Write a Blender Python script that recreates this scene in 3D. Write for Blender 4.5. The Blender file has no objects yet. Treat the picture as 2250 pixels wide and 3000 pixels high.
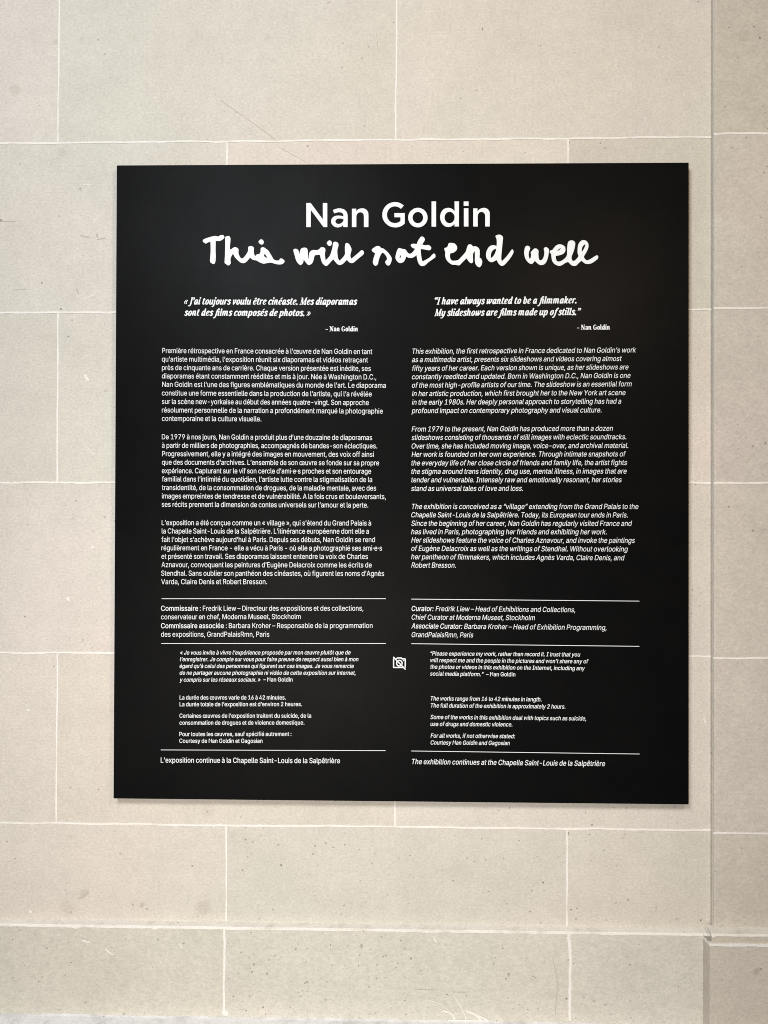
import bpy, bmesh, math, random
import numpy as np
from mathutils import Matrix, Vector

random.seed(7)
rng = np.random.default_rng(11)
scene = bpy.context.scene

# ------------------------------------------------------------------ camera
cam_data = bpy.data.cameras.new('camera')
cam = bpy.data.objects.new('camera', cam_data)
scene.collection.objects.link(cam)
scene.camera = cam
YAW, PITCH, ROLL = (0.021968, 0.003187, -0.002104)
cam.matrix_world = (Matrix.Translation((0.0, -1.34318, 1.44489)) @ Matrix.Rotation(YAW, 4, 'Z') @ Matrix.Rotation(PITCH, 4, 'X')
                    @ Matrix.Rotation(ROLL, 4, 'Y') @ Matrix.Rotation(math.radians(90), 4, 'X'))
cam_data.sensor_fit = 'VERTICAL'
cam_data.sensor_height = 36.0
cam_data.lens = 36.0 * 2253.0 / 3000.0
cam_data.clip_start = 0.02
cam_data.clip_end = 100.0

# ------------------------------------------------------------------ light
scene.view_settings.view_transform = 'Standard'
scene.view_settings.look = 'None'
scene.view_settings.exposure = 0.0
scene.view_settings.gamma = 1.0
scene.cycles.filter_width = 1.0
scene.cycles.use_denoising = False
world = bpy.data.worlds.new('World')
scene.world = world
world.use_nodes = True
wb = world.node_tree.nodes['Background']
wb.inputs['Color'].default_value = (1.0, 0.96, 0.90, 1)
wb.inputs['Strength'].default_value = 0.14


def area_lamp(name, loc, target, size, size_y, power, colour):
    d = bpy.data.lights.new(name, 'AREA')
    d.shape = 'RECTANGLE'
    d.size, d.size_y, d.energy, d.color = size, size_y, power, colour
    o = bpy.data.objects.new(name, d)
    scene.collection.objects.link(o)
    o.location = loc
    o.rotation_euler = (Vector(target) - Vector(loc)).to_track_quat('-Z', 'Y').to_euler()
    return o


# a warm hall lamp up on the right, cool daylight high on the left, and an added, unseen front spot whose soft cone dims the wall towards its edges
area_lamp('warm_hall_lamp', (0.6, -1.4, 2.2), (-0.15, 0, 1.35), 0.18, 0.18, 9.5, (1.0, 0.79, 0.58))
area_lamp('cool_skylight', (-0.55, -1.75, 2.5), (-0.15, 0, 1.35), 0.55, 0.55, 38.5, (0.91, 0.955, 1.0))
spot = bpy.data.lights.new('edge_falloff_spot', 'SPOT')
spot.energy, spot.color, spot.shadow_soft_size = 325, (1.0, 0.95, 0.89), 0.30
spot.spot_size, spot.spot_blend = math.radians(37), 1.0
spot_o = bpy.data.objects.new('edge_falloff_spot', spot)
scene.collection.objects.link(spot_o)
spot_o.location = (-0.6, -3.3, 0.8)
spot_o.rotation_euler = (Vector((-0.12, 0, 0.92)) - spot_o.location).to_track_quat('-Z', 'Y').to_euler()

# ------------------------------------------------------------------ node helpers


class Tree:
    def __init__(self, name):
        self.m = bpy.data.materials.new(name)
        self.m.use_nodes = True
        self.t = self.m.node_tree
        self.t.nodes.clear()
        out = self.t.nodes.new('ShaderNodeOutputMaterial')
        self.b = self.t.nodes.new('ShaderNodeBsdfPrincipled')
        self.t.links.new(self.b.outputs[0], out.inputs['Surface'])
        self.co = self.t.nodes.new('ShaderNodeTexCoord').outputs['Object']

    def put(self, sock, v):
        if isinstance(v, bpy.types.NodeSocket):
            self.t.links.new(v, sock)
        elif v is not None:
            sock.default_value = v

    def math(self, op, a, b=None, clamp=False):
        n = self.t.nodes.new('ShaderNodeMath')
        n.operation, n.use_clamp = op, clamp
        self.put(n.inputs[0], a)
        self.put(n.inputs[1], b)
        return n.outputs[0]

    def vmath(self, op, a, b=None):
        n = self.t.nodes.new('ShaderNodeVectorMath')
        n.operation = op
        self.put(n.inputs[0], a)
        self.put(n.inputs[1], b)
        return n.outputs['Value'] if op in ('LENGTH', 'DISTANCE') else n.outputs[0]

    def noise(self, scale, detail=3.0, rough=0.55, vec=None, colour=False):
        n = self.t.nodes.new('ShaderNodeTexNoise')
        self.put(n.inputs['Vector'], vec or self.co)
        n.inputs['Scale'].default_value = scale
        n.inputs['Detail'].default_value = detail
        n.inputs['Roughness'].default_value = rough
        return n.outputs['Color' if colour else 'Fac']

    def voronoi(self, scale, vec=None):
        n = self.t.nodes.new('ShaderNodeTexVoronoi')
        self.put(n.inputs['Vector'], vec or self.co)
        n.inputs['Scale'].default_value = scale
        s = self.t.nodes.new('ShaderNodeSeparateColor')
        self.t.links.new(n.outputs['Color'], s.inputs[0])
        return n.outputs['Distance'], s.outputs[0], s.outputs[1], s.outputs[2]

    def rng(self, v, a, b, c=0.0, d=1.0, smooth=False):
        n = self.t.nodes.new('ShaderNodeMapRange')
        n.interpolation_type = 'SMOOTHSTEP' if smooth else 'LINEAR'
        self.put(n.inputs[0], v)
        for i, q in enumerate((a, b, c, d)):
            self.put(n.inputs[1 + i], q)
        return n.outputs[0]

    def mix(self, f, a, b, mode='MIX'):
        n = self.t.nodes.new('ShaderNodeMix')
        n.data_type, n.blend_type = 'RGBA', mode
        self.put(n.inputs[0], f)
        self.put(n.inputs[6], a if isinstance(a, bpy.types.NodeSocket) else (*a, 1))
        self.put(n.inputs[7], b if isinstance(b, bpy.types.NodeSocket) else (*b, 1))
        return n.outputs[2]

    def mapping(self, scale=(1, 1, 1), rot=(0, 0, 0), vec=None):
        n = self.t.nodes.new('ShaderNodeMapping')
        self.put(n.inputs['Vector'], vec or self.co)
        n.inputs['Scale'].default_value = scale
        n.inputs['Rotation'].default_value = rot
        return n.outputs[0]

    def bump(self, h, dist, strength=1.0, normal=None):
        n = self.t.nodes.new('ShaderNodeBump')
        self.put(n.inputs['Height'], h)
        n.inputs['Distance'].default_value = dist
        n.inputs['Strength'].default_value = strength
        self.put(n.inputs['Normal'], normal)
        return n.outputs[0]


STAINS = [(-0.6116, 2.2786, 0.0054, 0.5), (-0.566, 2.2817, 0.0048, 0.5), (-0.4707, 2.2848, 0.0048, 0.4), (-0.2351, 2.2833, 0.006, 0.4), (-0.6839, 2.1953, 0.0107, 0.45), (-0.5994, 2.0839, 0.0083, 0.35), (-0.3648, 2.2836, 0.0179, 0.12), (-0.2825, 0.8806, 0.0179, 0.15), (0.587, 2.2678, 0.0107, 0.5), (-0.3453, 0.7544, 0.0143, 0.5), (-0.5567, 0.7767, 0.0083, 0.6), (-0.5782, 0.8772, 0.0048, 0.5), (-0.4538, 0.7577, 0.0054, 0.9), (-0.3367, 0.9248, 0.0131, 0.3), (-0.5839, 0.7512, 0.0155, 0.3), (0.5996, 0.6787, 0.0083, 0.9), (0.1055, 0.8197, 0.0238, 0.2)]


def stone_material():
    T = Tree('limestone')
    # slow colour drift: rosy, greenish grey and honey patches of the limestone
    base = (0.557, 0.519, 0.456)
    n1 = T.noise(1.7, 2.0, 0.5)
    n2 = T.noise(2.3, 2.0, 0.5, vec=T.mapping(scale=(1, 1, 1.2), rot=(0.4, 0.9, 1.7)))
    n3 = T.noise(1.3, 2.0, 0.5, vec=T.mapping(rot=(2.1, 0.3, 0.8)))
    c = T.mix(T.rng(n1, 0.47, 0.66, 0, 0.9, True), base, (0.568, 0.515, 0.458))
    c = T.mix(T.rng(n2, 0.50, 0.66, 0, 0.9, True), c, (0.545, 0.520, 0.452))
    c = T.mix(T.rng(n3, 0.50, 0.68, 0, 0.9, True), c, (0.570, 0.524, 0.446))
    at = T.t.nodes.new('ShaderNodeAttribute')
    at.attribute_name = 'block_tint'
    c = T.mix(1.0, c, at.outputs['Color'], 'MULTIPLY')
    dens = at.outputs['Alpha']
    # mottling and grain
    c = T.mix(1.0, c, T.rng(T.noise(9, 5, 0.65), 0.3, 0.7, 0.95, 1.05), 'MULTIPLY')
    c = T.mix(1.0, c, T.rng(T.noise(55, 5, 0.7), 0.3, 0.7, 0.955, 1.045), 'MULTIPLY')
    hz = T.mapping(scale=(0.65, 1, 1))
    grain = T.noise(300, 4, 0.75, vec=hz)
    c = T.mix(1.0, c, T.rng(grain, 0.3, 0.7, 0.86, 1.14), 'MULTIPLY')
    # old greasy spots at fixed places on the stones
    warp = T.vmath('SCALE', T.vmath('SUBTRACT', T.noise(38, 3, 0.6, colour=True), (0.5, 0.5, 0.5)))
    warp.node.inputs['Scale'].default_value = 0.016
    wco = T.vmath('ADD', T.co, warp)
    for sx, sz, r, f in STAINS:
        d = T.vmath('DISTANCE', T.vmath('MULTIPLY', wco, (1, 0, 1)), (sx, 0, sz))
        c = T.mix(T.rng(d, r * 1.15, r * 0.55, 0, f * 0.45, True), c, (0.30, 0.255, 0.20))
    # small cavities, thicker in some stones than in others, gathered in clusters
    fine = T.vmath('SCALE', T.vmath('SUBTRACT', T.noise(300, 2, 0.6, colour=True), (0.5, 0.5, 0.5)))
    fine.node.inputs['Scale'].default_value = 0.0045
    fco = T.vmath('ADD', T.co, fine)
    cluster = T.rng(T.noise(7, 3, 0.6), 0.42, 0.70, 0, 1)
    dens2 = T.math('MULTIPLY', dens, T.math('ADD', cluster, 0.25))
    pits = None
    for sc, rad, share, rot in ((48, 0.13, 0.38, 0.0), (105, 0.17, 0.80, 0.7), (30, 0.085, 0.20, 1.9)):
        d, r0, r1, r2 = T.voronoi(sc, T.mapping(rot=(rot, rot * 0.6, rot * 0.3), vec=fco))
        thr = T.math('SUBTRACT', 1.0, T.math('MULTIPLY', dens2, share))
        rr = T.math('MULTIPLY', T.rng(r0, thr, 1.0, 0.0, 1.0), rad)
        rr = T.math('MULTIPLY', rr, T.math('GREATER_THAN', r0, thr))
        m = T.math('MULTIPLY', T.rng(T.math('SUBTRACT', rr, d), 0.0, 0.035, 0, 1, True), T.rng(r1, 0, 1, 0.35, 1.0))
        pits = m if pits is None else T.math('MAXIMUM', pits, m)
    c = T.mix(T.math('MULTIPLY', pits, 0.64), c, (0.115, 0.098, 0.078))
    # pale shell fragments and tool nicks
    fl = None
    for sc, sx, rot, sh in ((110, (0.30, 1, 1.0), 0.35, 0.07), (120, (1.0, 1, 0.30), 0.5, 0.06), (190, (0.5, 1, 1), -0.5, 0.10)):
        d, r0, r1, r2 = T.voronoi(sc, T.mapping(scale=sx, rot=(0, rot, 0), vec=fco))
        m = T.math('MULTIPLY', T.math('GREATER_THAN', r1, 1.0 - sh), T.rng(d, T.math('ADD', T.math('MULTIPLY', r2, 0.16), 0.04), 0.0, 0, 1, True))
        fl = m if fl is None else T.math('MAXIMUM', fl, m)
    c = T.mix(T.math('MULTIPLY', fl, 0.5), c, (0.70, 0.675, 0.625))
    T.put(T.b.inputs['Base Color'], c)
    T.b.inputs['Roughness'].default_value = 0.82
    T.b.inputs['Specular IOR Level'].default_value = 0.25
    h = T.math('ADD', T.math('MULTIPLY', grain, 0.35), T.math('MULTIPLY', T.noise(120, 5, 0.7, vec=hz), 0.65))
    h = T.math('SUBTRACT', h, T.math('MULTIPLY', pits, 1.4))
    h = T.math('ADD', h, T.math('MULTIPLY', fl, 0.25))
    nrm = T.bump(h, 0.0011, 0.9)
    nrm = T.bump(T.noise(5, 3, 0.5), 0.004, 0.5, nrm)
    T.put(T.b.inputs['Normal'], nrm)
    return T.m


def plaster_material(name, col, dirty, dirt):
    T = Tree(name)
    c = T.mix(T.rng(T.noise(26, 4, 0.65), 0.45, 0.75, 0, dirt, True), col, dirty)
    c = T.mix(1.0, c, T.rng(T.noise(240, 3, 0.7), 0.3, 0.7, 0.94, 1.06), 'MULTIPLY')
    d, r0, r1, r2 = T.voronoi(80)
    c = T.mix(T.math('MULTIPLY', T.math('GREATER_THAN', r0, 0.93), T.rng(d, 0.16, 0.08, 0, 0.6, True)), c, (0.14, 0.12, 0.10))
    T.put(T.b.inputs['Base Color'], c)
    T.b.inputs['Roughness'].default_value = 0.85
    T.b.inputs['Specular IOR Level'].default_value = 0.2
    T.put(T.b.inputs['Normal'], T.bump(T.noise(160, 4, 0.65), 0.0012, 0.8))
    return T.m


def plain_material(name, col, rough, spec=0.5):
    T = Tree(name)
    c = T.mix(1.0, (*col,), T.rng(T.noise(35, 3, 0.6), 0.3, 0.7, 0.97, 1.03), 'MULTIPLY')
    T.put(T.b.inputs['Base Color'], c)
    T.b.inputs['Roughness'].default_value = rough
    T.b.inputs['Specular IOR Level'].default_value = spec
    return T.m


def board_material():
    T = Tree('black_satin_board')
    c = T.mix(T.rng(T.noise(14, 4, 0.6), 0.35, 0.7), (0.0024, 0.0024, 0.0026), (0.0034, 0.0033, 0.0033))
    T.put(T.b.inputs['Base Color'], c)
    T.put(T.b.inputs['Roughness'], T.rng(T.noise(6, 4, 0.6), 0.3, 0.7, 0.37, 0.43))
    T.b.inputs['Specular IOR Level'].default_value = 0.036
    h = T.math('ADD', T.noise(900, 2, 0.6), T.math('MULTIPLY', T.noise(3.0, 2, 0.5), 3.0))
    T.put(T.b.inputs['Normal'], T.bump(h, 0.0002, 0.35))
    return T.m


M_STONE = stone_material()
M_MORTAR = plaster_material('white_lime_mortar', (0.745, 0.72, 0.67), (0.64, 0.60, 0.535), 0.7)
M_LEDGE = plaster_material('weathered_white_plaster', (0.76, 0.735, 0.68), (0.58, 0.54, 0.47), 0.85)
M_BASE = plaster_material('scuffed_white_paint', (0.84, 0.84, 0.85), (0.50, 0.49, 0.49), 0.6)
M_SCRATCH = plain_material('scratched_stone', (0.46, 0.42, 0.36), 0.9, 0.1)
M_GRIME = plain_material('grey_brown_grime', (0.30, 0.27, 0.235), 0.9, 0.1)
M_CHALK = plain_material('white_paint_drip', (0.69, 0.665, 0.61), 0.7, 0.3)
M_BOARD = board_material()
M_INK = plain_material('white_vinyl_lettering', (0.70, 0.725, 0.73), 0.55, 0.3)

# ------------------------------------------------------------------ object helpers


def thing(name, loc, label, cat, group=None):
    o = bpy.data.objects.new(name, None)
    scene.collection.objects.link(o)
    o.location = loc
    o.empty_display_size = 0.1
    o['label'], o['category'], o['kind'] = label, cat, 'thing'
    if group:
        o['group'] = group
    return o


def part(name, verts, faces, mat, parent, label=None):
    """Link a mesh, given in world metres, as one part of its thing."""
    me = bpy.data.meshes.new(name)
    me.from_pydata([tuple(v) for v in verts], [], [tuple(f) for f in faces])
    me.materials.append(mat)
    me.validate()
    me.update()
    o = bpy.data.objects.new(name, me)
    scene.collection.objects.link(o)
    o.parent = parent
    off = Vector((0, 0, 0))
    p = parent
    while p is not None:
        off += p.location
        p = p.parent
    o.location = -off
    if label:
        o['label'] = label
    return o


class Geo:
    def __init__(self):
        self.v, self.f = [], []

    def add(self, vs, fs):
        k = len(self.v)
        self.v += [tuple(map(float, v)) for v in vs]
        self.f += [tuple(i + k for i in f) for f in fs]

    def box(self, x0, x1, y0, y1, z0, z1, skip=()):
        vs = [(x, y, z) for z in (z0, z1) for y in (y0, y1) for x in (x0, x1)]
        fs = {'bottom': (0, 2, 3, 1), 'top': (4, 5, 7, 6), 'front': (0, 1, 5, 4), 'back': (2, 6, 7, 3), 'left': (0, 4, 6, 2), 'right': (1, 3, 7, 5)}
        self.add(vs, [f for k, f in fs.items() if k not in skip])


def masonry(name, blocks, parent, depth=0.25, bevel=None):
    """Ashlar blocks (x0, x1, z0, z1, y of the face, tint, cavity density) with their tint kept per face."""
    g, tints = Geo(), []
    for x0, x1, z0, z1, y, tint, dens in blocks:
        n = len(g.f)
        nx, nz = max(1, round((x1 - x0) / 0.1)), max(1, round((z1 - z0) / 0.1))
        xs, zs = np.linspace(x0, x1, nx + 1), np.linspace(z0, z1, nz + 1)
        vs = [(x, y, z) for z in zs for x in xs]
        fs = [(j * (nx + 1) + i, j * (nx + 1) + i + 1, (j + 1) * (nx + 1) + i + 1, (j + 1) * (nx + 1) + i) for j in range(nz) for i in range(nx)]
        g.add(vs, fs)
        g.box(x0, x1, y, y + depth, z0, z1, skip=('front',))
        tints += [(*tint, dens)] * (len(g.f) - n)
    o = part(name, g.v, g.f, M_STONE, parent)
    a = o.data.color_attributes.new('block_tint', 'FLOAT_COLOR', 'CORNER')
    buf = np.zeros((len(o.data.loops), 4), np.float32)
    for p in o.data.polygons:
        buf[p.loop_start:p.loop_start + p.loop_total] = tints[p.index]
    a.data.foreach_set('color', buf.ravel())
    return o


def joint(g, p, q, width, y, proud=0.0006, wob=0.0004, step=0.007, seed=0, gaps=()):
    """A mortar joint from p to q (x, z) with hand-struck, uneven edges, standing a hair proud of the face at y."""
    r = np.random.default_rng(seed)
    p, q = np.array(p, float), np.array(q, float)
    L = np.linalg.norm(q - p)
    n = max(3, int(L / step))
    t = (q - p) / L
    nn = np.array([-t[1], t[0]])

    def smooth(k):
        a = r.normal(0, 1, n + 9)
        w = np.ones(k) / k
        b = np.convolve(a, w, 'same')[4:4 + n + 1]
        return b * math.sqrt(k)
    c = smooth(7) * wob
    w1 = width / 2 * (1 + 0.10 * smooth(5) + 0.07 * smooth(2))
    w2 = width / 2 * (1 + 0.10 * smooth(5) + 0.07 * smooth(2))
    vs = []
    for i in range(n + 1):
        m = p + t * L * i / n
        a, b = m + nn * (c[i] + max(w1[i], width * .15)), m + nn * (c[i] - max(w2[i], width * .15))
        vs += [(a[0], y - proud, a[1]), (b[0], y - proud, b[1]), (a[0], y + 0.006, a[1]), (b[0], y + 0.006, b[1])]
    fs = []
    for i in range(n):
        if any(a <= i / n <= b for a, b in gaps):
            continue
        k, l = 4 * i, 4 * i + 4
        fs += [(k, k + 1, l + 1, l), (k + 2, k, l, l + 2), (k + 1, k + 3, l + 3, l + 1)]
    g.add(vs, fs)


# ---- ink: filled shapes grown from pen strokes, on a grid cut along the edge of the ink

def catmull(pts, n=8):
    P = np.array(pts, float)
    if len(P) < 3:
        return P
    Q = np.vstack([2 * P[0] - P[1], P, 2 * P[-1] - P[-2]])
    out = []
    for i in range(1, len(Q) - 2):
        a, b, c, d = Q[i - 1], Q[i], Q[i + 1], Q[i + 2]
        for t in np.linspace(0, 1, n, endpoint=False):
            out.append(0.5 * ((2 * b) + (c - a) * t + (2 * a - 5 * b + 4 * c - d) * t * t + (3 * b - 3 * c + d - a) * t ** 3))
    out.append(P[-1])
    return np.array(out)


def ink(strokes, cell, pad):
    """strokes: (points, rx, ry, smooth). Returns the vertices and faces of the inked area."""
    S = [(catmull(p) if sm else np.array(p, float), rx, ry) for p, rx, ry, sm in strokes]
    allp = np.vstack([s[0] for s in S])
    lo, hi = allp.min(0) - pad, allp.max(0) + pad
    nx, ny = int((hi[0] - lo[0]) / cell) + 2, int((hi[1] - lo[1]) / cell) + 2
    F = np.full((ny, nx), -9.0)
    for P, rx, ry in S:
        for a, b in zip(P[:-1], P[1:]):
            x0, x1 = min(a[0], b[0]) - rx * 1.6, max(a[0], b[0]) + rx * 1.6
            y0, y1 = min(a[1], b[1]) - ry * 1.6 - cell * 2, max(a[1], b[1]) + ry * 1.6 + cell * 2
            i0, i1 = max(0, int((x0 - lo[0]) / cell)), min(nx, int((x1 - lo[0]) / cell) + 2)
            j0, j1 = max(0, int((y0 - lo[1]) / cell)), min(ny, int((y1 - lo[1]) / cell) + 2)
            X, Y = np.meshgrid((lo[0] + np.arange(i0, i1) * cell) / rx, (lo[1] + np.arange(j0, j1) * cell) / ry)
            A, B = a / (rx, ry), b / (rx, ry)
            d = B - A
            L = d @ d
            t = np.clip(((X - A[0]) * d[0] + (Y - A[1]) * d[1]) / L, 0, 1) if L > 1e-12 else 0.0
            D = 1 - np.hypot(X - A[0] - t * d[0], Y - A[1] - t * d[1])
            F[j0:j1, i0:i1] = np.maximum(F[j0:j1, i0:i1], D)
    vs, fs, idx = [], [], {}

    def vert(key, x, y):
        if key not in idx:
            idx[key] = len(vs)
            vs.append((lo[0] + x * cell, lo[1] + y * cell))
        return idx[key]
    pos = F > 0
    anyp = pos[:-1, :-1] | pos[1:, :-1] | pos[:-1, 1:] | pos[1:, 1:]
    for j, i in zip(*np.nonzero(anyp)):
        cs = ((i, j), (i + 1, j), (i + 1, j + 1), (i, j + 1))
        poly = []
        for k in range(4):
            a, b = cs[k], cs[(k + 1) % 4]
            fa, fb = F[a[1], a[0]], F[b[1], b[0]]
            if fa > 0:
                poly.append(vert(a, *a))
            if (fa > 0) != (fb > 0):
                t = fa / (fa - fb)
                key = (a, b) if a < b else (b, a)
                poly.append(vert(key, a[0] + (b[0] - a[0]) * t, a[1] + (b[1] - a[1]) * t))
        if len(poly) >= 3:
            fs.append(poly)
    return np.array(vs), fs


# ------------------------------------------------------------------ the wall
WX, PF, PL = 0.537, -0.0115, -0.015        # corner of the pilaster, its face, the face of the plinth
CREASE, LIP, BASE = 0.7302, 0.7288, 0.5735
BEDS = [2.1 - 0.3 * k for k in range(5)]    # bed joints 2.1, 1.8, 1.5, 1.2, 0.9


def tint(k):
    r = np.random.default_rng(900 + k)
    v = 1 + r.normal(0, 0.018)
    return (v * (1 + r.normal(0, 0.010)), v, v * (1 + r.normal(0, 0.014)))


wall = thing('stone_wall', (0, 0, 0), 'pale limestone ashlar wall with white mortar joints behind the black panel', 'wall')
blocks, mort = [], Geo()
JH, JV = 0.0031, 0.0027
k = 0
rows = [(2.4, 2.7, 0.298, 0.25), (2.1, 2.4, -0.009, 0.16), (1.8, 2.1, 0.2894, 0.28), (1.5, 1.8, -0.0095, 0.40), (1.2, 1.5, 0.292, 0.42), (0.9, 1.2, -0.0085, 0.40), (CREASE, 0.9, 0.2894, 1.0)]
for ri, (z0, z1, xj, dens) in enumerate(rows):
    xs = sorted(x for x in (xj + 0.6 * i + (0.004 if i == -1 else 0) for i in range(-4, 2)) if -1.75 < x < WX)
    if ri == 6:
        xs = [-1.508, -0.908, -0.3045, 0.2894]
    ed = [-1.8] + xs + [WX]
    for a, b in zip(ed[:-1], ed[1:]):
        d = dens * (0.8 + 0.5 * random.random())
        if ri == 6:
            d = 1.1 if a > -0.4 else 0.62
        blocks.append((a, b, z0, z1, 0.0, tint(k), d))
        k += 1
    for j, x in enumerate(xs):
        lean = -0.0014 if ri in (1, 5) else 0.0
        joint(mort, (x + lean, z0 + JH / 2), (x - lean * 0.3, z1 - JH / 2), JV, 0.0, 0.0005, 0.0003, seed=50 + ri * 9 + j)
for i, z in enumerate(BEDS):
    joint(mort, (-1.8, z - 0.0005), (WX - 0.0008, z + 0.0004), JH, 0.0, 0.0007, 0.0005, seed=20 + i)
joint(mort, (-1.8, 2.4), (WX - 0.0008, 2.4), JH, 0.0, 0.0007, seed=31)
ashlar = masonry('ashlar', blocks, wall)

# plinth course and the base it stands on
pl = []
ed = [-1.8, -1.506, -0.905, -0.3038, 0.2908, WX - 0.0025]
pd = [0.5, 0.6, 0.8, 2.3, 1.3]
for (a, b), d in zip(zip(ed[:-1], ed[1:]), pd):
    pl.append((a, b, BASE, LIP - 0.0008, PL, tuple(np.array(tint(k)) * (0.985, 1.0, 0.985)), d))
    k += 1
plinth = masonry('plinth', pl, wall)
for i, x in enumerate(ed[1:-1]):
    wd = 0.0046 if x > 0 else 0.0038
    joint(mort, (x + (0.0006 if x > 0 else -0.0008), BASE + 0.004), (x, LIP - 0.002), wd, PL, 0.0008, 0.0007, seed=77 + i)
part('mortar', mort.v, mort.f, M_MORTAR, wall)


def ledge(x0, x1, yb, yf, zb, zf, seed, drip=0.0016, step=0.006):
    """Plaster-smeared top of a projecting course: a sloping sheet with a ragged lip hanging over the edge."""
    r = np.random.default_rng(seed)
    n = int((x1 - x0) / step)
    xs = np.linspace(x0, x1, n + 1)
    a = np.convolve(r.normal(0, 1, n + 15), np.ones(6) / 6, 'same')[7:7 + n + 1]
    sp = np.where(r.random(n + 1) > 0.93, r.random(n + 1) * 0.0035, 0)
    gate = np.convolve(r.normal(0, 1, n + 60), np.ones(24) / 24, 'same')[30:30 + n + 1] > 0.05
    hang = drip + 0.0012 * np.abs(a) + sp * gate
    h2 = np.convolve(r.normal(0, 1, n + 15), np.ones(9) / 9, 'same')[7:7 + n + 1] * 0.0012
    vs, fs = [], []
    for i, x in enumerate(xs):
        vs += [(x, yb + 0.004, zb + 0.0006 + h2[i] * 0.4), (x, yb - 0.0006, zb + 0.0004 + h2[i] * 0.5), (x, yf + 0.0022, zf + 0.0004 + h2[i] * 0.3), (x, yf - 0.0007, zf - 0.0012), (x, yf - 0.0006, zf - 0.0012 - hang[i]), (x, yf + 0.003, zf - 0.0012 - hang[i])]
    for i in range(n):
        for j in range(5):
            a0, b0 = 6 * i + j, 6 * i + 6 + j
            fs.append((a0, a0 + 1, b0 + 1, b0))
    return vs, fs


vs, fs = ledge(-1.8, WX - 0.002, 0.0, PL, CREASE, LIP, 5)
part('plinth_ledge', vs, fs, M_LEDGE, wall, 'white plaster smeared along the top of the plinth')
g = Geo()
n = 330
rr = np.random.default_rng(3)
xs = np.linspace(-1.8, 1.5, n)
nz = np.convolve(rr.normal(0, 1, n + 8), np.ones(5) / 5, 'same')[4:4 + n] * 0.0012
vs = []
for i, x in enumerate(xs):
    vs += [(x, 0.2, BASE), (x, PL - 0.0003, BASE + 0.0008 + nz[i]), (x, PL - 0.005, BASE + 0.0003 + nz[i] * 0.4), (x, -0.058, BASE - 0.0005), (x, -0.060, BASE - 0.003), (x, -0.060, 0.0)]
fs = [(6 * i + j, 6 * i + j + 1, 6 * i + 7 + j, 6 * i + 6 + j) for i in range(n - 1) for j in range(5)]
part('base_course', vs, fs, M_BASE, wall, 'scuffed white painted base course along the bottom edge')

# knocks, scratches and paint: surface marks, kept inside the mesh of the stones they are on
def mark(polylines, mat, y, on):
    me = on.data
    if mat.name not in me.materials:
        me.materials.append(mat)
    slot = me.materials.find(mat.name)
    st = [([(x, z) for x, z in p], w / 2, w / 2, len(p) > 2) for p, w in polylines]
    b = bmesh.new()
    b.from_mesh(me)
    for one in ([st] if mat is M_CHALK and y != 0.0 and len(st) == 8 else [[q] for q in st]):
        w = min(q[1] for q in one)
        v2, f2 = ink(one, w / 1.3, max(q[1] for q in one) * 3)
        nv = [b.verts.new((x - on.location.x, y - 0.0004, z - on.location.z)) for x, z in v2]
        for f in f2:
            try:
                b.faces.new([nv[i] for i in f]).material_index = slot
            except ValueError:
                pass
    b.to_mesh(me)
    b.free()


mark([([(-0.3192, 2.173), (-0.2679, 2.1371), (-0.2166, 2.0988)], 0.0011), ([(-0.2166, 2.0898), (-0.1655, 2.0618)], 0.0006)], M_SCRATCH, 0.0, ashlar)
mark([([(-0.5661, 1.9359), (-0.5502, 1.9322)], 0.0018), ([(-0.5363, 1.9285), (-0.5223, 1.9314)], 0.0014), ([(-0.573, 1.8419), (-0.5694, 1.8346)], 0.0022), ([(-0.685, 1.84), (-0.6631, 1.8411)], 0.0008), ([(-0.7099, 1.9621), (-0.6824, 1.962)], 0.001), ([(-0.1302, 2.3408), (-0.1266, 2.3444)], 0.0016), ([(-0.0444, 2.2871), (-0.0414, 2.2559)], 0.0008), ([(-0.5645, 0.7682), (-0.5536, 0.7744), (-0.5488, 0.7804)], 0.003)], M_SCRATCH, 0.0, ashlar)
mark([([(-0.5602, 1.8232), (-0.5414, 1.8309)], 0.0018), ([(-0.5615, 2.0257), (-0.5469, 2.0256)], 0.0012), ([(-0.3585, 2.192), (-0.3355, 2.1918)], 0.001), ([(0.1042, 2.2513), (0.1196, 2.2481)], 0.001), ([(0.1922, 2.1877), (0.204, 2.1888)], 0.001), ([(0.5246, 1.0937), (0.5275, 1.0855)], 0.0028), ([(-0.587, 1.2965), (-0.5845, 1.2929)], 0.005), ([(-0.5436, 1.3856), (-0.5411, 1.3862)], 0.004), ([(-0.5715, 1.5835), (-0.5405, 1.548)], 0.0008), ([(-0.6567, 1.0988), (-0.6543, 1.0982)], 0.004), ([(-0.5567, 1.6888), (-0.5518, 1.6804)], 0.005), ([(-0.6518, 0.7455), (-0.6494, 0.7431)], 0.0045), ([(0.134, 2.1942), (0.1388, 2.1787)], 0.0008)], M_CHALK, 0.0, ashlar)
mark([([(-0.552, 0.703), (-0.54, 0.7002)], 0.003), ([(-0.5112, 0.6876), (-0.4992, 0.6794)], 0.003), ([(-0.3829, 0.6995), (-0.3775, 0.693)], 0.0026), ([(0.0108, 0.6376), (0.0137, 0.6347)], 0.001), ([(0.0588, 0.7134), (0.0635, 0.7088)], 0.0025), ([(-0.3035, 0.582), (-0.3011, 0.5809)], 0.01)], M_CHALK, PL, plinth)
mark([([(0.2624, 0.6836), (0.2695, 0.6474), (0.2707, 0.6299), (0.2672, 0.6065), (0.2667, 0.5878)], 0.0012), ([(0.0255, 0.6273), (0.0566, 0.6266)], 0.001), ([(0.0918, 0.6236), (0.1135, 0.6234)], 0.001)], M_SCRATCH, PL, plinth)
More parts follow.
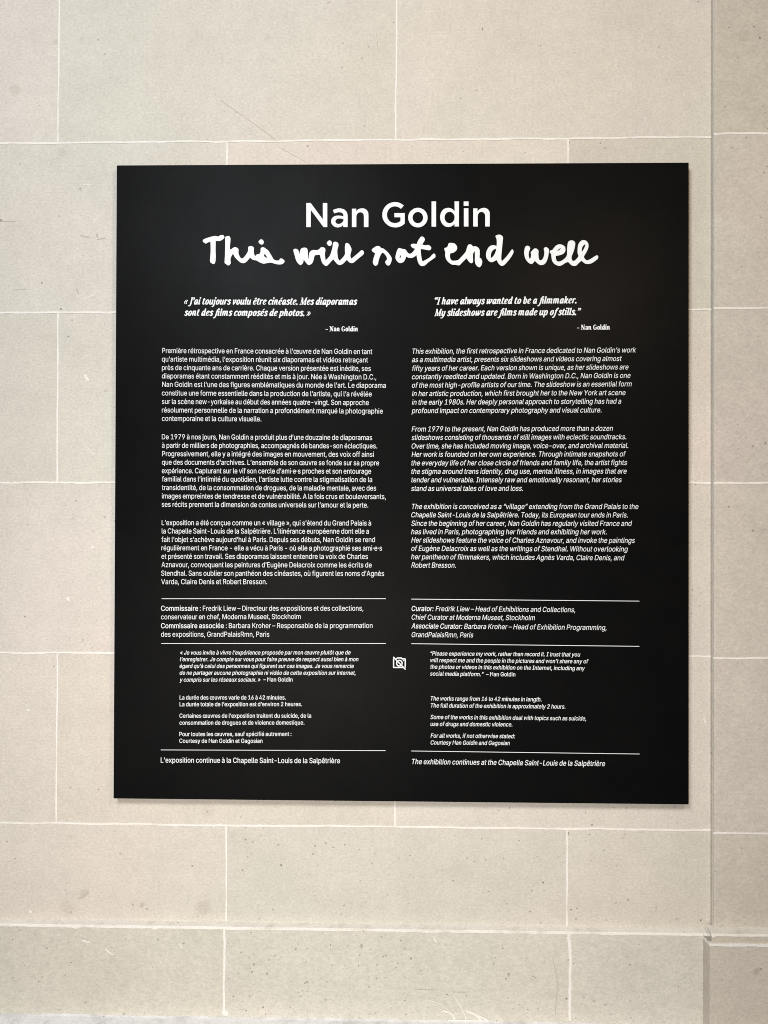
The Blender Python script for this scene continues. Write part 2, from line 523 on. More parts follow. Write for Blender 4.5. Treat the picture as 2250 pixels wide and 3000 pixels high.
mark([([(0.0508, 0.6089), (0.0696, 0.6022), (0.086, 0.5907)], 0.0012), ([(0.0754, 0.5917), (0.0901, 0.5849), (0.0942, 0.5732)], 0.0028), ([(0.0918, 0.6177), (0.1036, 0.6009), (0.1118, 0.5835), (0.113, 0.5736)], 0.0016), ([(0.1153, 0.5912), (0.1294, 0.5855), (0.1399, 0.5752)], 0.004), ([(0.1253, 0.5878), (0.1458, 0.5782), (0.154, 0.5731)], 0.003), ([(0.0843, 0.5743), (0.1165, 0.5742), (0.1487, 0.5741)], 0.004), ([(0.0725, 0.5905), (0.0813, 0.5883)], 0.002), ([(0.0872, 0.5977), (0.0989, 0.5862)], 0.0008)], M_CHALK, PL, plinth)
mark([([(-0.5396, 0.5699), (-0.5288, 0.5718), (-0.5228, 0.5684)], 0.004), ([(-0.2548, 0.5698), (-0.2251, 0.5691)], 0.0018), ([(-0.2015, 0.5701), (-0.1778, 0.5705)], 0.0022), ([(-0.1494, 0.571), (-0.1411, 0.5705)], 0.005), ([(-0.5587, 0.5666), (-0.5527, 0.5661)], 0.0025), ([(-0.3379, 0.5708), (-0.2904, 0.5681)], 0.0015), ([(-0.0656, 0.5718), (-0.0303, 0.5706)], 0.0018)], M_GRIME, PL, plinth)


# ------------------------------------------------------------------ the pilaster
pil = thing('stone_pilaster', (0.95, 0, 0), 'flat limestone pilaster standing proud of the wall at the right edge', 'pilaster')
bl, mo = [], Geo()
for i, (z0, z1) in enumerate([(2.4, 2.7)] + [(2.1 - 0.3 * i, 2.4 - 0.3 * i) for i in range(5)] + [(CREASE, 0.9)]):
    bl.append((WX, 1.5, z0, z1, PF, tuple(np.array(tint(60 + i)) * (0.90, 0.885, 0.865)), 0.45))  # tint darkened: light falloff towards the right edge put into the stone colour
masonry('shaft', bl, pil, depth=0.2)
for i, (z, gp) in enumerate(((2.4, ()), (2.1, ()), (1.8, ()), (1.5, ()), (1.2, ((0.125, 0.142),)), (0.9, ()))):
    joint(mo, (WX + 0.0035, z), (1.5, z + 0.0008), 0.0033, PF, 0.0006, 0.0003, seed=200 + i, gaps=gp)
    mo.box(WX - 0.0006, WX + 0.0036, PF - 0.0004, 0.0, z - 0.0015, z + 0.0015)
# plinth of the pilaster, with its white ledge and the bead of mortar under the cap stone
PPY, PPX, PLIP = -0.036, 0.5205, 0.7392
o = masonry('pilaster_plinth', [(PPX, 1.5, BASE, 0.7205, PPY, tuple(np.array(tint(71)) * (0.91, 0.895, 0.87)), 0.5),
                                (PPX, 1.5, 0.7205, PLIP - 0.001, PPY + 0.001, tuple(np.array(tint(72)) * (0.91, 0.885, 0.855)), 0.4)], pil, depth=0.2)  # plinth tints carry the same painted falloff as the shaft
first_cap = min(v.index for v in o.data.vertices if abs(v.co.y - (PPY + 0.001)) < 1e-5)
for v in o.data.vertices:
    if v.co.x < PPX + 0.006:
        cap = v.index >= first_cap
        v.co.x = PPX + 0.003 + (v.co.y - PPY) * 0.34 if cap else PPX - (v.co.y - PPY) * 0.14
joint(mo, (PPX - 0.0008, 0.7230), (1.5, 0.7235), 0.0052, PPY + 0.0005, 0.0016, 0.0004, seed=230)
mo.add([(PPX - 0.0008 - d * 0.14, PPY + d, z + d * 0.10) for d in (-0.0008, 0.021) for z in (0.7206, 0.7254)], [(0, 2, 3, 1)])
part('mortar', mo.v, mo.f, M_MORTAR, pil)
vs, fs = ledge(PPX - 0.0005, 1.5, PF, PPY + 0.001, PLIP + 0.0006, PLIP, 9, drip=0.0008)
vs[:6] = [(PPX + 0.0028 + (y - PPY) * 0.34, y, z) for x, y, z in vs[:6]]
part('plinth_ledge', vs, fs, M_LEDGE, pil, 'whitish plastered ledge on the pilaster plinth')
# soft arris and the grubby inner corner
ar = Geo()
r = np.random.default_rng(8)
n = 280
zs = np.linspace(CREASE, 2.7, n)
w = 0.0038 + 0.0010 * np.abs(np.convolve(r.normal(0, 1, n + 8), np.ones(4) / 4, 'same')[4:4 + n]) + np.where(r.random(n) > 0.96, 0.0016, 0)
vs = []
for i, z in enumerate(zs):
    vs += [(WX - 0.0009, -0.0006, z), (WX - 0.0009, PF + w[i] * 0.8, z), (WX + w[i] * 0.25, PF - 0.0004, z), (WX + w[i], PF - 0.0003, z), (WX + w[i], PF + 0.004, z)]
fs = [(5 * i + j, 5 * i + j + 1, 5 * i + 6 + j, 5 * i + 5 + j) for i in range(n - 1) for j in range(4)]
o = part('arris', vs, fs, M_STONE, pil)
a = o.data.color_attributes.new('block_tint', 'FLOAT_COLOR', 'CORNER')
a.data.foreach_set('color', np.tile((0.93, 0.93, 0.93, 0.5), len(o.data.loops)).astype(np.float32))

# ------------------------------------------------------------------ the panel
FRONT, THICK = -0.018, 0.010
TL, TR, BR, BL = [(-0.4955, 2.0513), (0.4914, 2.0483), (0.4923, 0.9509), (-0.4976, 0.951)]
panel = thing('exhibition_panel', (0, FRONT + THICK / 2, 0.951), 'large square black exhibition text panel with white lettering in two columns', 'sign')
bm = bmesh.new()
fv = [bm.verts.new((x, FRONT, z)) for x, z in (TL, BL, BR, TR)]
bv = [bm.verts.new((x, FRONT + THICK, z)) for x, z in (TL, BL, BR, TR)]
bm.faces.new(fv)
bm.faces.new(bv[::-1])
for i in range(4):
    j = (i + 1) % 4
    bm.faces.new((fv[j], fv[i], bv[i], bv[j]))
bmesh.ops.recalc_face_normals(bm, faces=bm.faces)
bmesh.ops.bevel(bm, geom=[e for e in bm.edges], offset=0.0006, segments=2, affect='EDGES')
me = bpy.data.meshes.new('board')
bm.to_mesh(me)
bm.free()
me.materials.append(M_BOARD)
board = bpy.data.objects.new('board', me)
scene.collection.objects.link(board)
board.parent = panel
board.location = -panel.location
g = Geo()
for x in (-0.42, 0.0, 0.42):
    g.box(x - 0.02, x + 0.02, FRONT + THICK, 0.0, 1.06, 1.94)
part('mounting_batten', g.v, g.f, M_GRIME, panel)
INK_Y = FRONT - 0.00025

# ---- outlines: the heading and the brush-written title


def smooth_outline(P, corner=52, n=5):
    P = np.array(P)
    m = len(P)
    cor = []
    for i in range(m):
        a, b = P[i] - P[i - 1], P[(i + 1) % m] - P[i]
        ang = math.degrees(math.acos(max(-1, min(1, a @ b / (np.linalg.norm(a) * np.linalg.norm(b))))))
        cor.append(ang > corner)
    out = []
    for i in range(m):
        b, c = P[i], P[(i + 1) % m]
        a = P[i - 1] if not cor[i] else 2 * b - c
        d = P[(i + 2) % m] if not cor[(i + 1) % m] else 2 * c - b
        for t in np.linspace(0, 1, n, endpoint=False):
            out.append(0.5 * ((2 * b) + (c - a) * t + (2 * a - 5 * b + 4 * c - d) * t * t + (3 * b - 3 * c + d - a) * t ** 3))
    return np.array(out)


def filled(name, outlines, label, corner):
    cu = bpy.data.curves.new(name, 'CURVE')
    cu.dimensions = '2D'
    cu.fill_mode = 'BOTH'
    cu.offset = -0.00022
    for P in outlines:
        S = smooth_outline(P, corner)
        s = cu.splines.new('POLY')
        s.points.add(len(S) - 1)
        for p, q in zip(s.points, S):
            p.co = (q[0], q[1], 0, 1)
        s.use_cyclic_u = True
    tmp = bpy.data.objects.new('tmp', cu)
    scene.collection.objects.link(tmp)
    bpy.context.view_layer.update()
    dg = bpy.context.evaluated_depsgraph_get()
    m = tmp.evaluated_get(dg).to_mesh()
    vs = [(v.co.x, INK_Y, v.co.y) for v in m.vertices]
    fs = [tuple(p.vertices) for p in m.polygons]
    tmp.evaluated_get(dg).to_mesh_clear()
    bpy.data.objects.remove(tmp)
    bpy.data.curves.remove(cu)
    return part(name, vs, fs, M_INK, panel, label)


HEADING = [
    [(-0.1649, 1.9835), (-0.157, 1.9834), (-0.1361, 1.9553), (-0.1362, 1.9833), (-0.1281, 1.9832), (-0.128, 1.9411), (-0.1349, 1.9412), (-0.1566, 1.9706), (-0.1566, 1.9413), (-0.1648, 1.9413)],
    [(-0.1188, 1.9708), (-0.113, 1.973), (-0.1061, 1.9737), (-0.0991, 1.9718), (-0.0946, 1.9671), (-0.0929, 1.9606), (-0.0928, 1.9409), (-0.1008, 1.941), (-0.1008, 1.9445), (-0.1035, 1.942), (-0.11, 1.9404), (-0.116, 1.942), (-0.1205, 1.9464), (-0.1218, 1.9511), (-0.1202, 1.9566), (-0.1155, 1.9603), (-0.1095, 1.9613), (-0.104, 1.9608), (-0.1004, 1.9599), (-0.1008, 1.9627), (-0.1028, 1.9655), (-0.106, 1.9665), (-0.11, 1.9665), (-0.1165, 1.9648)],
    [(-0.1004, 1.9549), (-0.105, 1.9557), (-0.11, 1.9556), (-0.1132, 1.9536), (-0.1141, 1.9508), (-0.1128, 1.9481), (-0.1095, 1.9467), (-0.105, 1.9475), (-0.1015, 1.9505), (-0.1004, 1.9527)],
    [(-0.0858, 1.973), (-0.078, 1.973), (-0.0779, 1.9685), (-0.0747, 1.972), (-0.0682, 1.9736), (-0.0622, 1.9722), (-0.0582, 1.9679), (-0.0569, 1.9619), (-0.0569, 1.9407), (-0.0651, 1.9407), (-0.0652, 1.9595), (-0.0662, 1.9635), (-0.0687, 1.9659), (-0.0717, 1.9663), (-0.0751, 1.965), (-0.0771, 1.962), (-0.0777, 1.9585), (-0.0777, 1.9408), (-0.0858, 1.9409)],
    [(0.0043, 1.9778), (-0.0009, 1.9718), (-0.0057, 1.9749), (-0.0118, 1.9762), (-0.0184, 1.9743), (-0.023, 1.9693), (-0.0249, 1.962), (-0.0232, 1.955), (-0.0186, 1.9497), (-0.0123, 1.9478), (-0.0069, 1.9484), (-0.0019, 1.9508), (-0.0019, 1.9573), (-0.0124, 1.9574), (-0.0125, 1.965), (0.0058, 1.9649), (0.0058, 1.9464), (0.001, 1.9428), (-0.005, 1.9405), (-0.012, 1.9399), (-0.0207, 1.9421), (-0.028, 1.9478), (-0.0322, 1.9548), (-0.0333, 1.9621), (-0.0319, 1.97), (-0.0268, 1.9778), (-0.0202, 1.9822), (-0.0118, 1.984), (-0.0033, 1.9825)],
    [(0.0451, 1.9566), (0.0449, 1.954), (0.0443, 1.9514), (0.0433, 1.9489), (0.0419, 1.9467), (0.0402, 1.9446), (0.0382, 1.9429), (0.0359, 1.9415), (0.0335, 1.9405), (0.0309, 1.9399), (0.0282, 1.9397), (0.0256, 1.94), (0.023, 1.9406), (0.0206, 1.9416), (0.0183, 1.943), (0.0163, 1.9448), (0.0146, 1.9468), (0.0132, 1.9491), (0.0122, 1.9516), (0.0115, 1.9542), (0.0113, 1.9569), (0.0115, 1.9595), (0.0121, 1.9621), (0.0132, 1.9646), (0.0145, 1.9669), (0.0163, 1.9689), (0.0183, 1.9706), (0.0205, 1.972), (0.023, 1.973), (0.0255, 1.9736), (0.0282, 1.9738), (0.0308, 1.9736), (0.0334, 1.9729), (0.0358, 1.9719), (0.0381, 1.9705), (0.0401, 1.9687), (0.0418, 1.9667), (0.0432, 1.9644), (0.0442, 1.9619), (0.0449, 1.9593)],
    [(0.0371, 1.9567), (0.037, 1.9552), (0.0367, 1.9538), (0.0362, 1.9524), (0.0354, 1.9511), (0.0345, 1.95), (0.0335, 1.949), (0.0323, 1.9482), (0.031, 1.9477), (0.0296, 1.9473), (0.0282, 1.9472), (0.0268, 1.9473), (0.0255, 1.9477), (0.0242, 1.9483), (0.023, 1.9491), (0.0219, 1.95), (0.021, 1.9512), (0.0203, 1.9525), (0.0197, 1.9539), (0.0194, 1.9553), (0.0193, 1.9568), (0.0194, 1.9583), (0.0197, 1.9598), (0.0203, 1.9611), (0.021, 1.9624), (0.0219, 1.9635), (0.023, 1.9645), (0.0241, 1.9653), (0.0254, 1.9658), (0.0268, 1.9662), (0.0282, 1.9663), (0.0296, 1.9662), (0.0309, 1.9658), (0.0322, 1.9652), (0.0334, 1.9644), (0.0345, 1.9635), (0.0354, 1.9623), (0.0361, 1.961), (0.0367, 1.9596), (0.037, 1.9582)],
    [(0.0515, 1.9847), (0.0597, 1.9847), (0.0598, 1.9407), (0.0516, 1.9408)],
    [(0.091, 1.9845), (0.0991, 1.9844), (0.0991, 1.9407), (0.0911, 1.9408), (0.0911, 1.9454), (0.0877, 1.942), (0.0811, 1.9399), (0.0739, 1.9419), (0.0685, 1.9482), (0.0663, 1.9566), (0.0678, 1.9648), (0.0726, 1.9711), (0.0804, 1.9734), (0.0871, 1.9716), (0.0913, 1.9676)],
    [(0.0912, 1.9565), (0.0911, 1.955), (0.0908, 1.9535), (0.0903, 1.9521), (0.0896, 1.9508), (0.0887, 1.9497), (0.0877, 1.9487), (0.0866, 1.9479), (0.0854, 1.9473), (0.0841, 1.947), (0.0828, 1.9469), (0.0815, 1.947), (0.0802, 1.9474), (0.079, 1.9479), (0.0778, 1.9487), (0.0768, 1.9497), (0.076, 1.9509), (0.0753, 1.9522), (0.0748, 1.9536), (0.0744, 1.9551), (0.0743, 1.9566), (0.0744, 1.9581), (0.0747, 1.9596), (0.0752, 1.961), (0.0759, 1.9622), (0.0768, 1.9634), (0.0778, 1.9644), (0.0789, 1.9652), (0.0801, 1.9657), (0.0814, 1.9661), (0.0827, 1.9662), (0.0841, 1.9661), (0.0853, 1.9657), (0.0866, 1.9651), (0.0877, 1.9643), (0.0887, 1.9633), (0.0896, 1.9622), (0.0903, 1.9609), (0.0908, 1.9595), (0.0911, 1.958)],
    [(0.1071, 1.9725), (0.1153, 1.9725), (0.1154, 1.9406), (0.1072, 1.9407)],
    [(0.1068, 1.9842), (0.1155, 1.9842), (0.1156, 1.9762), (0.1068, 1.9763)],
    [(0.1231, 1.9722), (0.1309, 1.9721), (0.1309, 1.9673), (0.1345, 1.9709), (0.1411, 1.973), (0.1472, 1.9715), (0.1511, 1.9669), (0.152, 1.9603), (0.1518, 1.9404), (0.1437, 1.9405), (0.1437, 1.9583), (0.1425, 1.9628), (0.14, 1.9651), (0.137, 1.9656), (0.1336, 1.9642), (0.1318, 1.961), (0.1313, 1.9574), (0.1314, 1.9405), (0.1232, 1.9406)],
]
HANDWRITTEN = [
    [(-0.345, 1.9182), (-0.3436, 1.921), (-0.3408, 1.9226), (-0.3343, 1.9248), (-0.3277, 1.9266), (-0.3231, 1.9274), (-0.3203, 1.9269), (-0.3175, 1.9264), (-0.3147, 1.9281), (-0.311, 1.929), (-0.3082, 1.9282), (-0.3068, 1.9259), (-0.3069, 1.9237), (-0.3091, 1.9212), (-0.3128, 1.9189), (-0.3165, 1.918), (-0.3217, 1.9183), (-0.3218, 1.9106), (-0.3219, 1.9004), (-0.3215, 1.893), (-0.322, 1.8837), (-0.3234, 1.8795), (-0.3259, 1.8782), (-0.3295, 1.8799), (-0.3319, 1.8828), (-0.3316, 1.8903), (-0.331, 1.8986), (-0.331, 1.9079), (-0.3313, 1.917), (-0.3352, 1.9158), (-0.3389, 1.9138), (-0.3422, 1.9154)],
    [(-0.3056, 1.924), (-0.3035, 1.9265), (-0.3007, 1.927), (-0.2979, 1.9263), (-0.296, 1.9226), (-0.2964, 1.9151), (-0.2969, 1.9086), (-0.2969, 1.9035), (-0.2941, 1.9047), (-0.2913, 1.9068), (-0.2876, 1.9077), (-0.2844, 1.9063), (-0.282, 1.9035), (-0.282, 1.8974), (-0.2806, 1.8928), (-0.2783, 1.8891), (-0.2766, 1.8878), (-0.2736, 1.8892), (-0.2699, 1.8937), (-0.2667, 1.8987), (-0.2655, 1.9029), (-0.2657, 1.9066), (-0.2639, 1.9089), (-0.2606, 1.9094), (-0.2574, 1.9086), (-0.2552, 1.9056), (-0.2555, 1.9001), (-0.2545, 1.8945), (-0.2527, 1.8922), (-0.2508, 1.8945), (-0.2485, 1.8954), (-0.2462, 1.8956), (-0.2443, 1.8982), (-0.2439, 1.9019), (-0.2437, 1.9051), (-0.2411, 1.9072), (-0.2378, 1.9069), (-0.2337, 1.9041), (-0.2295, 1.9004), (-0.2257, 1.8943), (-0.2225, 1.8888), (-0.2206, 1.886), (-0.2169, 1.8843), (-0.2115, 1.8841), (-0.2108, 1.8864), (-0.2085, 1.8878), (-0.2048, 1.8864), (-0.202, 1.8831), (-0.2029, 1.8799), (-0.2066, 1.8774), (-0.2122, 1.8769), (-0.2178, 1.8778), (-0.2234, 1.8795), (-0.228, 1.88), (-0.2327, 1.8793), (-0.2382, 1.8784), (-0.2429, 1.8796), (-0.2475, 1.8819), (-0.2513, 1.8841), (-0.2559, 1.8848), (-0.2596, 1.8869), (-0.262, 1.889), (-0.2643, 1.8862), (-0.2675, 1.8825), (-0.2713, 1.8799), (-0.2754, 1.8796), (-0.2796, 1.8812), (-0.2838, 1.8849), (-0.2885, 1.8896), (-0.2908, 1.8938), (-0.2918, 1.8958), (-0.2936, 1.8929), (-0.2958, 1.8873), (-0.2957, 1.8827), (-0.2955, 1.8794), (-0.2973, 1.8769), (-0.2996, 1.8756), (-0.3024, 1.8769), (-0.3062, 1.8799), (-0.3065, 1.8836), (-0.306, 1.8929), (-0.3058, 1.9031), (-0.3056, 1.9133)],
    [(-0.2364, 1.8961), (-0.2346, 1.8925), (-0.232, 1.8886), (-0.235, 1.8898), (-0.2378, 1.8919)],
    [(-0.2479, 1.9163), (-0.2458, 1.9195), (-0.2428, 1.9211), (-0.2397, 1.9195), (-0.2381, 1.9162), (-0.2391, 1.9128), (-0.2416, 1.9115), (-0.2444, 1.9123), (-0.2467, 1.9144)],
    [(-0.1871, 1.9011), (-0.186, 1.9039), (-0.1832, 1.9043), (-0.18, 1.9034), (-0.1777, 1.9006), (-0.1765, 1.8955), (-0.1756, 1.8996), (-0.1735, 1.9043), (-0.1703, 1.9059), (-0.1661, 1.9061), (-0.1628, 1.9042), (-0.1617, 1.8996), (-0.1614, 1.8931), (-0.1605, 1.8871), (-0.16, 1.894), (-0.1582, 1.8991), (-0.1545, 1.9016), (-0.1508, 1.9021), (-0.1457, 1.9018), (-0.1415, 1.9041), (-0.1397, 1.9061), (-0.136, 1.9068), (-0.1327, 1.9054), (-0.1311, 1.9022), (-0.1318, 1.8966), (-0.1318, 1.8911), (-0.1308, 1.8841), (-0.1276, 1.8873), (-0.1239, 1.892), (-0.1211, 1.8993), (-0.1193, 1.9067), (-0.1184, 1.9127), (-0.117, 1.9155), (-0.1142, 1.9161), (-0.1105, 1.9148), (-0.1085, 1.9113), (-0.1091, 1.9067), (-0.1105, 1.9011), (-0.1102, 1.8937), (-0.1091, 1.8872), (-0.107, 1.8835), (-0.1026, 1.8872), (-0.098, 1.8937), (-0.0978, 1.9011), (-0.0978, 1.9075), (-0.0966, 1.9126), (-0.0943, 1.9138), (-0.0906, 1.9121), (-0.0878, 1.9079), (-0.086, 1.9029), (-0.0869, 1.8973), (-0.088, 1.8927), (-0.0873, 1.8885), (-0.0859, 1.8867), (-0.0813, 1.8908), (-0.0748, 1.8963), (-0.0698, 1.9007), (-0.0675, 1.9011), (-0.0651, 1.899), (-0.0645, 1.8958), (-0.0661, 1.893), (-0.0711, 1.8889), (-0.0776, 1.8834), (-0.0822, 1.8797), (-0.0859, 1.8786), (-0.0896, 1.8797), (-0.0924, 1.8821), (-0.0942, 1.8842), (-0.097, 1.8812), (-0.1016, 1.877), (-0.1063, 1.8754), (-0.11, 1.8766), (-0.1137, 1.8803), (-0.1165, 1.8836), (-0.1178, 1.8854), (-0.1211, 1.8818), (-0.1257, 1.8767), (-0.1294, 1.8739), (-0.1331, 1.8753), (-0.1364, 1.8786), (-0.1387, 1.8837), (-0.1401, 1.8893), (-0.141, 1.8932), (-0.1452, 1.893), (-0.1489, 1.8925), (-0.1507, 1.8889), (-0.1521, 1.8828), (-0.1549, 1.8778), (-0.16, 1.8758), (-0.1628, 1.8773), (-0.166, 1.8811), (-0.1688, 1.885), (-0.1697, 1.8802), (-0.172, 1.8769), (-0.1748, 1.8756), (-0.1781, 1.8779), (-0.1813, 1.8821), (-0.1832, 1.8867), (-0.1849, 1.8932)],
    [(-0.1295, 1.9133), (-0.1272, 1.917), (-0.1239, 1.9185), (-0.1212, 1.9169), (-0.1199, 1.9137), (-0.1211, 1.91), (-0.1235, 1.9081), (-0.1267, 1.9096)],
    [(-0.0513, 1.901), (-0.0507, 1.9029), (-0.0472, 1.9056), (-0.0437, 1.9078), (-0.0406, 1.9083), (-0.0375, 1.9075), (-0.0343, 1.9044), (-0.0316, 1.9041), (-0.0277, 1.9012), (-0.023, 1.8969), (-0.0191, 1.8918), (-0.0166, 1.8871), (-0.0167, 1.8828), (-0.0183, 1.8781), (-0.0206, 1.8746), (-0.0229, 1.8741), (-0.0257, 1.8754), (-0.0276, 1.8782), (-0.028, 1.8805), (-0.0269, 1.8828), (-0.0251, 1.8848), (-0.0253, 1.8875), (-0.0269, 1.891), (-0.0296, 1.8946), (-0.032, 1.8962), (-0.0339, 1.895), (-0.0362, 1.8915), (-0.0382, 1.886), (-0.0395, 1.8813), (-0.0403, 1.877), (-0.0425, 1.8745), (-0.0452, 1.8738), (-0.0479, 1.8759), (-0.0495, 1.8798), (-0.0491, 1.8837), (-0.0476, 1.8892), (-0.0455, 1.8953), (-0.048, 1.897), (-0.0507, 1.899)],
    [(-0.0105, 1.8882), (-0.0097, 1.8937), (-0.0078, 1.8999), (-0.0054, 1.904), (-0.0027, 1.9044), (0.0012, 1.9032), (0.0059, 1.9024), (0.0082, 1.9006), (0.0106, 1.8971), (0.0129, 1.895), (0.0149, 1.8947), (0.0176, 1.8959), (0.0203, 1.8986), (0.0234, 1.903), (0.0203, 1.9038), (0.0176, 1.9057), (0.0157, 1.9086), (0.0168, 1.9109), (0.0203, 1.9119), (0.0238, 1.9116), (0.0263, 1.9113), (0.0276, 1.915), (0.03, 1.9196), (0.0328, 1.9231), (0.0355, 1.9243), (0.0386, 1.9227), (0.0406, 1.9196), (0.0398, 1.9165), (0.0379, 1.9134), (0.0361, 1.9102), (0.041, 1.9092), (0.0457, 1.9096), (0.0492, 1.9082), (0.0515, 1.9051), (0.0507, 1.9016), (0.048, 1.9), (0.0441, 1.9006), (0.0387, 1.9016), (0.0336, 1.9024), (0.0336, 1.8974), (0.0344, 1.8903), (0.0356, 1.8841), (0.0367, 1.8813), (0.0426, 1.8844), (0.0488, 1.8883), (0.0527, 1.8926), (0.0558, 1.8951), (0.0581, 1.8933), (0.0589, 1.8894), (0.057, 1.8867), (0.0519, 1.8832), (0.0457, 1.8786), (0.041, 1.8743), (0.0364, 1.8728), (0.0325, 1.8739), (0.0293, 1.8779), (0.0278, 1.8818), (0.0266, 1.8873), (0.0258, 1.8916), (0.0223, 1.8888), (0.0176, 1.8871), (0.0129, 1.8872), (0.0084, 1.8893), (0.0071, 1.8858), (0.0048, 1.8815), (0.0017, 1.8792), (-0.0022, 1.8782), (-0.0058, 1.8798), (-0.0093, 1.8839)],
    [(-0.0014, 1.8917), (-0.0006, 1.8911), (-0.0016, 1.8882), (-0.0027, 1.887), (-0.003, 1.8886)],
    [(0.0735, 1.9025), (0.0747, 1.9042), (0.0776, 1.9052), (0.0796, 1.9074), (0.0804, 1.9106), (0.0824, 1.9127), (0.0865, 1.9129), (0.0906, 1.9122), (0.0938, 1.9098), (0.0959, 1.9061), (0.0959, 1.902), (0.0938, 1.8987), (0.0898, 1.8959), (0.0841, 1.8943), (0.0838, 1.8906), (0.0841, 1.887), (0.0861, 1.8833), (0.089, 1.8822), (0.0947, 1.8826), (0.0983, 1.884), (0.102, 1.8877), (0.1069, 1.893), (0.1105, 1.8978), (0.1121, 1.9027), (0.1137, 1.9076), (0.1158, 1.9099), (0.1186, 1.9103), (0.1211, 1.909), (0.1235, 1.9066), (0.1268, 1.9069), (0.1308, 1.9055), (0.1337, 1.9026), (0.1349, 1.8985), (0.1349, 1.8928), (0.1345, 1.8871), (0.1369, 1.8859), (0.1386, 1.8826), (0.1392, 1.8789), (0.1378, 1.8741), (0.1357, 1.871), (0.1333, 1.8704), (0.1305, 1.8721), (0.1276, 1.8757), (0.1262, 1.8806), (0.1262, 1.8872), (0.1262, 1.892), (0.1261, 1.8979), (0.1239, 1.8949), (0.1233, 1.8929), (0.1233, 1.8864), (0.1234, 1.8802), (0.1219, 1.8778), (0.1195, 1.8776), (0.1166, 1.8795), (0.1138, 1.8831), (0.1119, 1.8858), (0.1093, 1.8832), (0.1044, 1.8783), (0.1004, 1.8742), (0.0984, 1.8738), (0.0931, 1.8747), (0.0874, 1.8751), (0.0825, 1.878), (0.0784, 1.8821), (0.076, 1.887), (0.0751, 1.8915), (0.0753, 1.8964)],
    [(0.1612, 1.924), (0.1633, 1.9257), (0.1681, 1.9267), (0.1718, 1.9256), (0.1746, 1.9223), (0.1746, 1.9179), (0.1738, 1.9105), (0.173, 1.9016), (0.1722, 1.8934), (0.1718, 1.8861), (0.1727, 1.881), (0.1759, 1.884), (0.1808, 1.8893), (0.1856, 1.8958), (0.1889, 1.9003), (0.1909, 1.9015), (0.1927, 1.8986), (0.1925, 1.895), (0.1901, 1.8901), (0.1856, 1.8836), (0.1808, 1.8779), (0.1767, 1.8739), (0.1731, 1.8725), (0.1694, 1.8739), (0.1662, 1.8776), (0.1639, 1.8825), (0.1605, 1.8809), (0.1572, 1.8793), (0.154, 1.879), (0.1499, 1.8813), (0.1467, 1.8854), (0.1453, 1.8903), (0.1457, 1.896), (0.1475, 1.9009), (0.1507, 1.9058), (0.1548, 1.9082), (0.1588, 1.9086), (0.1635, 1.9073), (0.1637, 1.913), (0.1633, 1.9187)],
    [(0.1625, 1.9018), (0.1627, 1.9004), (0.1609, 1.8951), (0.1589, 1.8911), (0.156, 1.8878), (0.154, 1.8864), (0.1538, 1.8903), (0.1548, 1.8952), (0.1572, 1.8992), (0.1605, 1.9015)],
    [(0.2106, 1.8953), (0.2114, 1.9015), (0.2127, 1.9054), (0.2158, 1.9072), (0.2189, 1.9066), (0.2213, 1.9032), (0.2207, 1.9001), (0.2192, 1.8961), (0.2188, 1.8908), (0.2198, 1.8864), (0.2207, 1.8844), (0.222, 1.8873), (0.2225, 1.8921), (0.2218, 1.8952), (0.2242, 1.8987), (0.2273, 1.9018), (0.2304, 1.9027), (0.2334, 1.9013), (0.2356, 1.8982), (0.2354, 1.8925), (0.2359, 1.8863), (0.237, 1.8832), (0.2387, 1.8819), (0.2414, 1.8832), (0.2436, 1.8867), (0.2449, 1.8916), (0.2451, 1.8969), (0.2442, 1.9017), (0.2458, 1.9039), (0.2484, 1.9048), (0.2515, 1.903), (0.2535, 1.8999), (0.2528, 1.8924), (0.2511, 1.8844), (0.2484, 1.8783), (0.2449, 1.8748), (0.2401, 1.8735), (0.2361, 1.8746), (0.2326, 1.8775), (0.2291, 1.8808), (0.2273, 1.8784), (0.2251, 1.8762), (0.2225, 1.8756), (0.2185, 1.8775), (0.2145, 1.882), (0.2119, 1.8873)],
